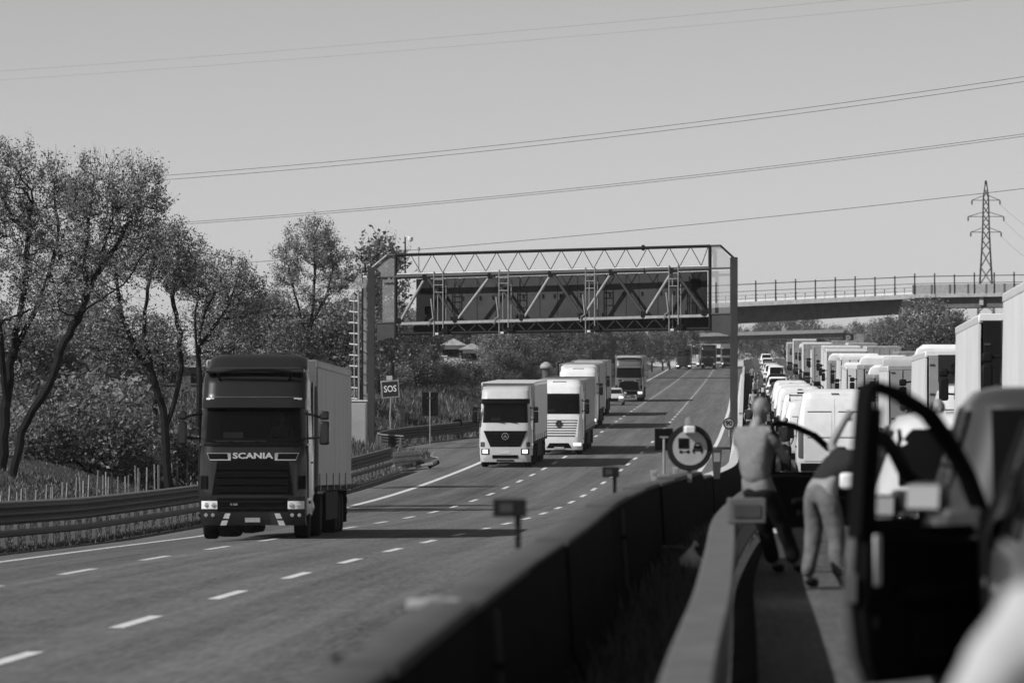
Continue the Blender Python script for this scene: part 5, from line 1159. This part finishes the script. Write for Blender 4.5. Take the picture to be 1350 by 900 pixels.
# ---------------------------------------------------------------- pylon and power lines
d = 1420.0; base = px(1300, 430, d); py = thing('pylon', 'lattice electricity pylon with three crossarms beyond the overpass', 'pylon', (base.x, d, 6.0))
def q_(x, y): v = px(x, y, d); return Vector((v.x-base.x, 0, v.z-6.0))
levels = [(430, 11.5), (375, 8.2), (330, 5.6), (304, 4.4), (283, 3.9), (261, 3.4), (238, .5)]; k_ = d/F
def corner(i, sx, sy): y, h = levels[i]; v = q_(1300, y); return v + Vector((sx*h*k_, sy*h*k_, 0))
for sx in (-1, 1):
    for sy in (-1, 1): MB().path([Vector(corner(0, sx, sy))-Vector((0,0,8))]+[corner(i, sx, sy) for i in range(len(levels))], .12, 4).build('leg', 'steel_d', py)
for i in range(len(levels)-1):
    mb = MB(); m_ = 3 if i == 0 else 2
    for j in range(m_):
        f0, f1 = j/m_, (j+1)/m_
        for (a, b_) in (((-1,-1),(1,-1)), ((1,-1),(-1,-1)), ((-1,1),(1,1)), ((1,1),(-1,1)), ((-1,-1),(-1,1)), ((1,-1),(1,1))):
            mb.tube(corner(i,*a).lerp(corner(i+1,*a), f0), corner(i,*b_).lerp(corner(i+1,*b_), f1), .07, None, 4)
    mb.build('bracing', 'steel_d', py)
tips = []
for y, hw_ in ((263, 18.5), (284.5, 23.5), (305, 20)):
    for sx in (-1, 1):
        tip = q_(1300+sx*hw_, y+1); tips.append(tip+Vector((0,0,-1.0))); mb = MB()
        for yy in (y-5, y+1): mb.tube(q_(1300+sx*4, yy), tip, .08, None, 4)
        ar = mb.build('crossarm', 'steel_d', py); MB().path([tip, tip+Vector((0,0,-.5)), tip+Vector((0,0,-1.2))], [.1,.22,.1], 6).build('insulator', 'galv_d', ar)
for i, t in enumerate(tips[1::2]):
    a = t+Vector((base.x, d, 6.0)); b_ = px(1420, 330+22*i, 1150); o = thing('power_line', ('top', 'middle', 'lower')[i]+' pylon wire running off right of the lattice pylon', 'power line', a)
    MB().path([(a.lerp(b_, f)-a)-Vector((0,0,10*f*(1-f)))*.6 for f in [j/10 for j in range(11)]], .035, 4).build('conductor', 'wire', o)
def cable(label, p0, p1, r, twin=0.0, sag=.0):
    o = thing('power_line', label, 'power line', p0)
    for k in ((0, 1) if twin else (0,)):
        pts = []
        for j in range(33):
            f = j/32; p = p0.lerp(p1, f); pts.append(p-p0-Vector((0,0,sag*4*f*(1-f)+k*twin)))
        MB().path(pts, r, 5).build('conductor', 'wire', o)
# slack spans passing over the road between supports outside the picture
cable('upper twin-wire power line crossing the sky above the gantry', px(-260, 256, 420), px(1700, 45, 330), .017, .30, 1.7)
cable('second twin-wire power line below the upper twin wires', px(-260, 318, 420), px(1700, 126, 330), .016, .14, 1.5)
cable('single lowest power line passing just over the gantry', px(-260, 376, 420), px(1700, 205, 330), .018, 0, 1.2)
cable('faint high wire near the top of the sky', px(-300, 112, 700), px(1700, -62, 560), .010, 0, 1.2); cable('faint second high wire just under the topmost one', px(-300, 124, 700), px(1700, -42, 560), .009, 0, 1.0)

# ---------------------------------------------------------------- far houses
def house(label, x, y0, y1, wpx, d, wall='wall'):
    a = px(x, y1, d); h = (y1-y0)*d/F; w_ = wpx*d/F; o = thing('house', label, 'house', (a.x, d, a.z-2))
    MB().box((-w_/2,0,0),(w_/2,8,2+h*.72)).build('wall', wall, o)
    MB().prism([(-w_/2-.4,2+h*.72),(w_/2+.4,2+h*.72),(0,2+h)], lambda p, q, t: (p, -.4+t, q), 8.8).build('roof', 'roof' if wall == 'wall' else 'concrete', o)
    for i in range(3):
        xx = -w_*.3+w_*.3*i; wi = MB().box((xx-.5,-.04,2+h*.3),(xx+.5,.06,2+h*.55)).build('window', 'glass', o); MB().box((xx-.6,-.1,2+h*.3-.12),(xx+.6,.05,2+h*.3-.01)).build('sill', wall, wi)
house('white house half hidden by trees under the gantry', 598, 446, 478, 26, 560); house('low white house beside the taller one behind the trees', 622, 452, 482, 24, 550); house('pale house glimpsed between the trunks at the far left', 8, 440, 482, 60, 420); house('long low shed behind the leaning trunks', 222, 470, 520, 130, 400, 'concrete_d')
o = thing('mushroom_tower', 'small domed vent tower standing behind the white trucks', 'tower', px(720, 495, 480)); o.scale = (.68,)*3; MB().lathe([(-1,.5),(.9,.5),(.95,.4)], 14, 'z').build('shaft', 'concrete_d', o); MB().lathe([(.9,.75),(1.1,.8),(1.45,.6),(1.7,.2),(1.72,.02)], 14, 'z').build('cap', 'concrete', o)

# ---------------------------------------------------------------- trees
def tree_meshes(seed, trunks, blobs, n_t, leaf_n, leaf=.11, spread=.30, lm='leaf', r0=.16, name='tree', twig=.55):
    """trunks: polylines (base first); blobs: (centre, radii, weight). Branches grow from the trunks to points in the blobs, leaves sit on the outer twigs."""
    rg = random.Random(seed); N = []; par = []
    for tr in trunks:
        last = -1 if not N else None
        pts = [Vector(p) for p in tr]
        if last is None: last = min(range(len(N)), key=lambda i: (N[i]-pts[0]).length)
        for i in range(len(pts)):
            seg = 4 if i else 1
            for k in range(seg):
                p = pts[0] if i == 0 else pts[i-1].lerp(pts[i], (k+1)/seg) + Vector((rg.gauss(0,.03), rg.gauss(0,.03), 0))
                N.append(p); par.append(last); last = len(N)-1
    tg = []; tw = sum(b[2] for b in blobs)
    for c, rad, wt in blobs:
        for _ in range(int(n_t*wt/tw)):
            while True:
                v = Vector((rg.uniform(-1,1), rg.uniform(-1,1), rg.uniform(-1,1)))
                if .25 < v.length < 1 and rg.random() < .35+.65*v.length: break
            tg.append(Vector(c) + Vector((v.x*rad[0], v.y*rad[1], v.z*rad[2])))
    nt0 = len(N)
    tg.sort(key=lambda t: min((t-N[i]).length for i in range(0, nt0, 2)))
    tips = []
    for t in tg:
        best = min(range(len(N)), key=lambda i: (t-N[i]).length + max(0, (N[i].z-t.z))*1.5 + (.25 if i >= nt0 else 0))
        a = N[best]; L = (t-a).length
        if L < .12: tips.append(best); continue
        m = max(2, min(5, int(L/.45))); last = best
        for k in range(1, m+1):
            f = k/m; p = a.lerp(t, f) + Vector((rg.gauss(0,.05), rg.gauss(0,.05), rg.gauss(0,.03) - .10*L*math.sin(math.pi*f)*.8))*(1 if k < m else 0)
            N.append(p); par.append(last); last = len(N)-1
            if k >= m-1: tips.append(last)
    cnt = [0]*len(N)
    for t in tips: cnt[t] += 1
    for i in range(len(N)-1, -1, -1):
        if par[i] >= 0: cnt[par[i]] += cnt[i]
    mx = max(cnt); rad = [max(.008, r0*(c/mx)**.5) for c in cnt]
    mb = MB(); kids = [[] for _ in N]
    for i, j in enumerate(par):
        if j >= 0: kids[j].append(i)
    starts = [i for i in range(len(N)) if par[i] < 0]
    for i in range(len(N)):
        if kids[i]:
            mainc = max(kids[i], key=lambda q: cnt[q])
            for q in kids[i]:
                if q != mainc: starts.append(q)
    for st_ in starts:
        ch = [] if par[st_] < 0 else [par[st_]]; rs = [] if not ch else [min(rad[ch[0]], rad[st_]*1.25)]; i = st_
        while True:
            ch.append(i); rs.append(rad[i])
            if not kids[i]: break
            i = max(kids[i], key=lambda q: cnt[q])
        if len(ch) > 1: mb.path([N[q] for q in ch], rs, 8 if rs[0] > .06 else (4 if rs[0] > .02 else 3))
    cen = sum((N[t] for t in tips), Vector())/max(1, len(tips)); tw_ = []
    for t in tips:
        for _ in range(rg.choice((1,1,2,2))):
            dr = (N[t]-cen).normalized()*.7 + Vector((rg.gauss(0,.5), rg.gauss(0,.5), .75+rg.gauss(0,.3))); dr.normalize(); e_ = N[t] + dr*twig*rg.uniform(.5,1.3)
            m_ = N[t].lerp(e_, .5) + Vector((rg.gauss(0,.04),rg.gauss(0,.04),0)); mb.path([N[t], m_, e_], [.006,.004,.002], 3); tw_.append((N[t], m_, e_))
    wood = mb.mesh(name+'_trunk', M['bark'], True, False)
    V = []; Fc = []
    per = leaf_n/max(1, len(tw_)); clump = {}
    for (p0, p1, p2) in tw_:
        ck = (round(p0.x*.9), round(p0.y*.9), round(p0.z*.9)); dens = clump.setdefault(ck, rg.choice((.25, .6, 1.0, 1.3, 1.8)))
        for _ in range(max(1, int(per*dens*rg.uniform(.5,1.5)))):
            f_ = rg.random(); c = (p0.lerp(p1, f_*2) if f_ < .5 else p1.lerp(p2, f_*2-1)) + Vector((rg.gauss(0,spread*.55), rg.gauss(0,spread*.55), rg.gauss(0,spread*.5)))
            s = leaf*rg.uniform(.6,1.35); u = Vector((rg.gauss(0,1), rg.gauss(0,1), rg.gauss(0,1))).normalized(); v = u.orthogonal().normalized(); w_ = (v*math.cos(a_) + u.cross(v)*math.sin(a_)) if (a_ := rg.uniform(0, 6.28)) else v
            o = len(V); V += [tuple(c-u*s*.6), tuple(c+w_*s*.34), tuple(c+u*s*.6), tuple(c-w_*s*.34)]; Fc.append((o, o+1, o+2, o+3))
    lv = MB(); lv.v = V; lv.f = Fc
    return wood, lv.mesh(name+'_crown', M[lm], False, False)
def put_tree(label, loc, meshes, rz=0, sc_=1.0, group=None, name='tree'):
    o = thing(name, label, 'tree' if name == 'tree' else 'shrub', loc, rz, group); link_mesh('trunk' if name == 'tree' else 'stems', meshes[0], o); link_mesh('crown' if name == 'tree' else 'foliage', meshes[1], o); o.scale = (sc_,)*3; return o
def lp(base, d, x, y, dy=0.0): v = px(x, y, d); return Vector((v.x-base.x, dy, v.z-base.z))
def base_at(x, d): X = (x-675)*d/F; return Vector((X, d, ground_z(X, d)-.05))
# tall tree at the far left: upright stem with several limbs
d = 188; b0 = base_at(2, d); f = lambda x, y, dy=0: lp(b0, d, x, y, dy)
ms = tree_meshes(11, [[(0,0,-.3), f(6,560), f(12,480,.2), f(30,400,-.2), f(38,320,.1), f(40,250)], [f(8,530), f(2,450,-.4), f(-15,370,-.5), f(-20,290)], [f(14,470), f(55,390,.4), f(75,310,.5), f(70,240)]],
    [(f(30,255), (2.0,2.0,1.6), 3), (f(60,300,.3), (1.7,1.8,1.6), 2), (f(-20,290), (2.2,2.2,2.4), 3), (f(80,360), (1.6,1.8,1.3), 2), (f(20,400), (2.2,2.2,1.6), 2)], 800, 23000, .082, .17, r0=.18)
put_tree('tall spring-leafed tree with upright forking trunk at the left end of the bank', b0, ms)
# leaning limb tree beside it
d = 186; b1 = base_at(16, d); f = lambda x, y, dy=0: lp(b1, d, x, y, dy)
ms = tree_meshes(12, [[(0,0,-.3), f(28,570), f(62,510), f(84,450,.2), f(105,410,.3), f(130,350,.2), f(150,285)], [f(100,415), f(135,395,-.4), f(170,370,-.6), f(200,320,-.5)], [f(122,370), f(160,310,.4), f(185,270,.4), f(212,278,.4)], [f(110,400), f(112,340,-.3), f(120,270), f(125,230)]],
    [(f(150,262), (1.7,1.7,1.5), 3), (f(115,300), (1.3,1.5,1.5), 2), (f(180,270), (1.0,1.1,1.3), 1.5), (f(95,370), (1.4,1.5,1.2), 1.5), (f(165,330), (1.2,1.3,.9), .7)], 620, 11500, .082, .15, r0=.135)
put_tree('tree with a trunk leaning right and an airy crown beside the tall forking tree', b1, ms)
# twin dark-trunked tree right of it
d = 196; b2 = base_at(226, d); f = lambda x, y, dy=0: lp(b2, d, x, y, dy)
ms = tree_meshes(13, [[(0,0,-.3), f(215,540), f(200,490), f(175,460,.2), f(160,410,.2), f(150,350)], [f(205,500), f(190,440,-.3), f(195,380,-.3), f(205,330)], [f(220,560), f(238,500,.3), f(236,440,.3), f(228,390), f(240,340)]],
    [(f(150,370), (1.4,1.6,1.2), 2), (f(205,345), (1.5,1.6,1.1), 3), (f(235,350), (1.1,1.3,1.2), 2), (f(180,440), (1.7,1.6,1.0), 2), (f(120,440), (1.2,1.5,1.0), 1)], 540, 15000, .082, .18, lm='leaf', r0=.15)
put_tree('dark multi-stemmed tree with bent trunks behind the picket stakes', b2, ms)
d = 232; b3 = base_at(262, d); f = lambda x, y, dy=0: lp(b3, d, x, y, dy)
ms = tree_meshes(14, [[(0,0,-.3), f(263,500), f(262,440,.2), f(275,400), f(290,370)], [f(262,460), f(290,420,.3), f(310,380), f(318,350)], [f(262,480), f(258,420,-.3), f(262,370)]],
    [(f(300,375), (1.3,1.4,1.1), 2), (f(262,370), (1.2,1.3,1.0), 2), (f(322,400), (1.0,1.2,1.4), 1.5), (f(290,430), (1.6,1.5,1.2), 2)], 430, 12500, .09, .2, r0=.115)
put_tree('rounded spring tree standing behind the dark leading truck', b3, ms)
d = 335; b4 = base_at(400, d); f = lambda x, y, dy=0: lp(b4, d, x, y, dy)
ms = tree_meshes(15, [[(0,0,-.3), f(405,470), f(412,410,.2), f(415,350), f(414,310)], [f(406,450), f(392,400,-.3), f(380,350)], [f(410,430), f(430,390,.4), f(440,350)]],
    [(f(412,325), (1.7,1.7,1.6), 3), (f(380,350), (1.0,1.2,1.3), 1.4), (f(446,360), (1.0,1.2,1.3), 1.4), (f(410,385), (2.2,2.0,1.2), 1.5)], 430, 15000, .105, .22, lm='leaf', r0=.14)
put_tree('tall rounded poplar rising above the hedge left of the gantry', b4, ms)
# generic medium trees and shrubs, copied with turns
gen = []
for k in range(4):
    rg = random.Random(40+k); tr = [[(0,0,-.4),(rg.uniform(-.1,.1),0,1.0),(rg.uniform(-.3,.3),.1,2.4),(rg.uniform(-.4,.4),0,4.0)], [(0,0,1.2),(.6,.3,2.4),(.9,.4,3.8)], [(0,0,1.0),(-.7,-.2,2.2),(-1.1,0,3.4)]]
    bl = [((rg.uniform(-.4,.4),0,4.2),(1.5,1.5,1.3),3),((1.1,.3,3.4),(1.2,1.3,1.2),2),((-1.2,0,3.2),(1.2,1.3,1.2),2),((0,0,2.1),(1.9,1.8,.9),1.6)]
    gen.append(tree_meshes(60+k, tr, bl, 240, 8000, .14, .32, lm=('leaf_f','leaf_f','leaf','leaf_f')[k], r0=.13))
shr = []
for k in range(3):
    rg = random.Random(80+k); tr = [[(0,0,-.3),(rg.uniform(-.2,.2),0,.5),(rg.uniform(-.4,.4),.2,1.2)],[(0,0,.1),(.7,.1,.8)],[(0,0,.1),(-.7,.2,.8)]]
    bl = [((0,0,1.1),(1.3,1.1,.7),3),((1.0,.1,.8),(.9,.8,.6),2),((-1.0,.1,.8),(.9,.8,.6),2)]
    shr.append(tree_meshes(90+k, tr, bl, 170, 5000, .11, .20, lm=('leaf_d','leaf','leaf_d')[k], r0=.05))
def gt_(x, d, sc_, k, label, grp, kind='tree', right=False):
    X = (x-675)*d/F; z = ground_z(X, d) if not right else zr(d)-.6
    src = gen[k % 4] if kind == 'tree' else shr[k % 3]
    put_tree(label, (X, d, z-.1), src, (x*1.7+k) % 6.28, sc_, grp, 'tree' if kind == 'tree' else 'shrub')
rg = random.Random(17)
for i, (x, d, s) in enumerate([(35,206,1.0),(75,204,1.15),(115,201,1.25),(150,208,1.3),(185,206,.9),(245,210,1.1),(60,215,1.5),(130,217,1.6),(300,245,1.3),(-10,210,1.2)]):
    gt_(x, d, s, i, 'leafy shrub in the undergrowth below the left-hand trees', 'undergrowth shrubs on the left bank', 'shrub')
for i, (x, d, s) in enumerate([(-260,258,1.2),(-200,270,1.3),(-140,262,1.2),(-90,275,1.3),(-40,262,1.15),(40,270,1.0),(95,275,1.1),(150,268,1.0),(205,285,1.0),(300,352,1.2),(340,356,1.25),(360,350,1.15),(385,330,1.0),(430,345,1.2),(455,350,1.15),(475,368,1.25)]):
    gt_(x, d, s, i, 'mid-height leafy tree in the belt behind the left bank', 'tree belt on the left')
for i, (x, d, s) in enumerate([(505,430,1.0),(525,440,1.1),(548,445,1.05),(535,475,1.0),(664,492,.75),(655,500,.95),(680,505,1.0),(705,520,.95),(648,660,1.1),(690,580,1.1)]):
    gt_(x, d, s, i+1, 'bushy tree seen under the gantry left of the trucks', 'trees under the gantry')
for i in range(16):
    x = 720+i*12.5+rg.uniform(-4,4); d = 640+i*22; gt_(x, d, 1.15+rg.uniform(-.15,.3), i, 'distant roadside tree behind the oncoming trucks', 'distant trees left of the crest')
for i in range(12):
    x = 470+i*26; gt_(x, 760+rg.uniform(-60,60), 1.25+rg.uniform(-.2,.3), i+2, 'far tree on the skyline behind the gantry trees', 'skyline trees behind the gantry')
for i, (x, d, s) in enumerate([(1160,690,1.15),(1178,680,1.3),(1215,640,1.65),(1238,630,1.55),(1252,640,1.3),(1275,660,1.2),(1300,650,1.2),(1330,650,1.3),(1355,640,1.3)]):
    gt_(x, d, s, i+2, 'dense bush beside the overpass pier above the queue', 'bushes at the overpass', right=True)
for i in range(22):
    x = 880+i*23+rg.uniform(-6,6); d = 1330+rg.uniform(-20,120); X = (x-675)*d/F
    put_tree('tiny far tree beyond the far overpass', (X, d, 8.2), gen[i % 4], i*1.3, 2.0+rg.uniform(-.3,.5), 'trees on the horizon')
for i in range(13):
    gt_(492+i*19+rg.uniform(-5,5), 408+i*10, 1.05+rg.uniform(-.2,.4), i, 'dark bush at the foot of the trees under the gantry', 'bushes under the gantry', 'shrub')
for i, (x, d, s) in enumerate([(497,395,1.9),(515,400,1.85),(482,390,1.8)]):
    b = base_at(x, d); ms_ = tree_meshes(200+i, [[(0,0,-.3),(.1,0,2),(.0,0,4),(.1,0,5.6)]], [((0,0,4.4),(.55,.6,1.6),1)], 60, 900, .14, .2, lm='leaf_f', r0=.08)
    put_tree('slender nearly bare poplar behind the gantry end', b, ms_, i, s, 'slender poplars')

# ---------------------------------------------------------------- grass, weeds, litter
def blades(name, pts, h, m, w_=.02, seed=1):
    rg = random.Random(seed); V = []; Fc = []
    for p in pts:
        a = rg.uniform(0, 6.28); hh = h*rg.uniform(.5,1.4); dx, dy = math.cos(a)*w_, math.sin(a)*w_; lx, ly = rg.gauss(0,.3)*hh, rg.gauss(0,.3)*hh
        o = len(V); V += [(p[0]-dx, p[1]-dy, p[2]-.02), (p[0]+dx, p[1]+dy, p[2]-.02), (p[0]+lx, p[1]+ly, p[2]+hh)]; Fc.append((o, o+1, o+2))
    mb = MB(); mb.v = V; mb.f = Fc; o = mb.build(name, m, None, False, 0, False); o['kind'] = 'stuff'; return o
rg = random.Random(23); P = []
for _ in range(60000):
    d = rg.uniform(100, 262); o = -rg.random()**1.3*14; X = X2(d)+SE(d)+o-.3; P.append((X, d, ground_z(X, d)))
tag(blades('grass', P, .11, 'grassb', .03), 'rough grass on the bank behind the guard rail', 'grass')
P = []
for _ in range(26000):
    d = 262 + 200*rg.random()**1.4; o = -rg.random()**1.2*22; X = X2(d)+SE(d)+o-.5; P.append((X, d, ground_z(X, d)))
tag(blades('grass', P, .35, 'grassb', .05, 2), 'tall pale grass in the field behind the lay-by', 'grass')
P = []
for _ in range(9000):
    d = 95 + 145*rg.random(); X = X2(d)+SE(d)+rg.gauss(-.1,.16); P.append((X, d, zl(-10.3, d)-.02))
tag(blades('weeds', P, .13, 'grassb', .03, 3), 'ragged weeds along the foot of the left guard rail', 'weeds')
P = []
for _ in range(9000):
    d = 12 + 100*rg.random()**1.2; X = XB(d)+.25+rg.random()*.75; P.append((X, d, zr(d)-.25))
tag(blades('weeds', P, .22, 'weed', .015, 4), 'dark weeds in the strip between barrier and rail', 'weeds')
c = px(909, 726, 45); rb = MB(); rings = []
for i in range(7):
    t = i/6; rr2 = .085*math.sin(math.pi*(.12+.80*t)); rings.append([(rr2*math.cos(a)*(1+.18*math.sin(3*a+i)), rr2*.8*math.sin(a), .17*t+.01*math.sin(a*2+i)) for a in [2*math.pi*k/12 for k in range(12)]])
o = thing('litter_bag', 'white crumpled litter bag lying by the median rail', 'bag', (1.95, 62, zr(62)-.16)); o.scale = (1.5,)*3; rb.loft(rings).build('bag', 'white', o); MB().path([(0,0,.165),(.02,0,.2),(.04,.01,.215)], [.02,.012,.03], 6).build('knot', 'white', o)
o = thing('rubble_block', 'rough concrete lump in the weeds between barrier and rail', 'rubble', (XB(66)+.35, 66, zr(66)-.3)); rg = random.Random(9)
bm = bmesh.new(); bmesh.ops.create_icosphere(bm, subdivisions=3, radius=.2)
for v in bm.verts: v.co = Vector((max(-.16,min(.16,v.co.x*1.2)), max(-.15,min(.15,v.co.y*1.2)), max(-.1,min(.19,v.co.z*1.3))+.15)) + Vector((rg.gauss(0,.008),)*3)
me = bpy.data.meshes.new('lump'); bm.to_mesh(me); bm.free(); me.materials.append(M['concrete_d']); link_mesh('lump', me, o)

# ---------------------------------------------------------------- haze
HAZE = 0.00006
if HAZE > 0:
    mb = MB().box((-3000,-70,-12),(3000,6200,80)); hz = mb.build('haze', 'white', None, False); hz['kind'] = 'stuff'; hz['label'] = 'thin pale haze in the air over the road'; hz['category'] = 'haze'
    hm = bpy.data.materials.new('haze'); hm.use_nodes = True; t = hm.node_tree; t.nodes.clear(); ou = t.nodes.new('ShaderNodeOutputMaterial'); pv = t.nodes.new('ShaderNodeVolumePrincipled')
    pv.inputs['Color'].default_value = (.9,.9,.9,1); pv.inputs['Density'].default_value = HAZE; pv.inputs['Anisotropy'].default_value = 0.2; t.links.new(pv.outputs[0], ou.inputs['Volume'])
    hz.data.materials.clear(); hz.data.materials.append(hm)
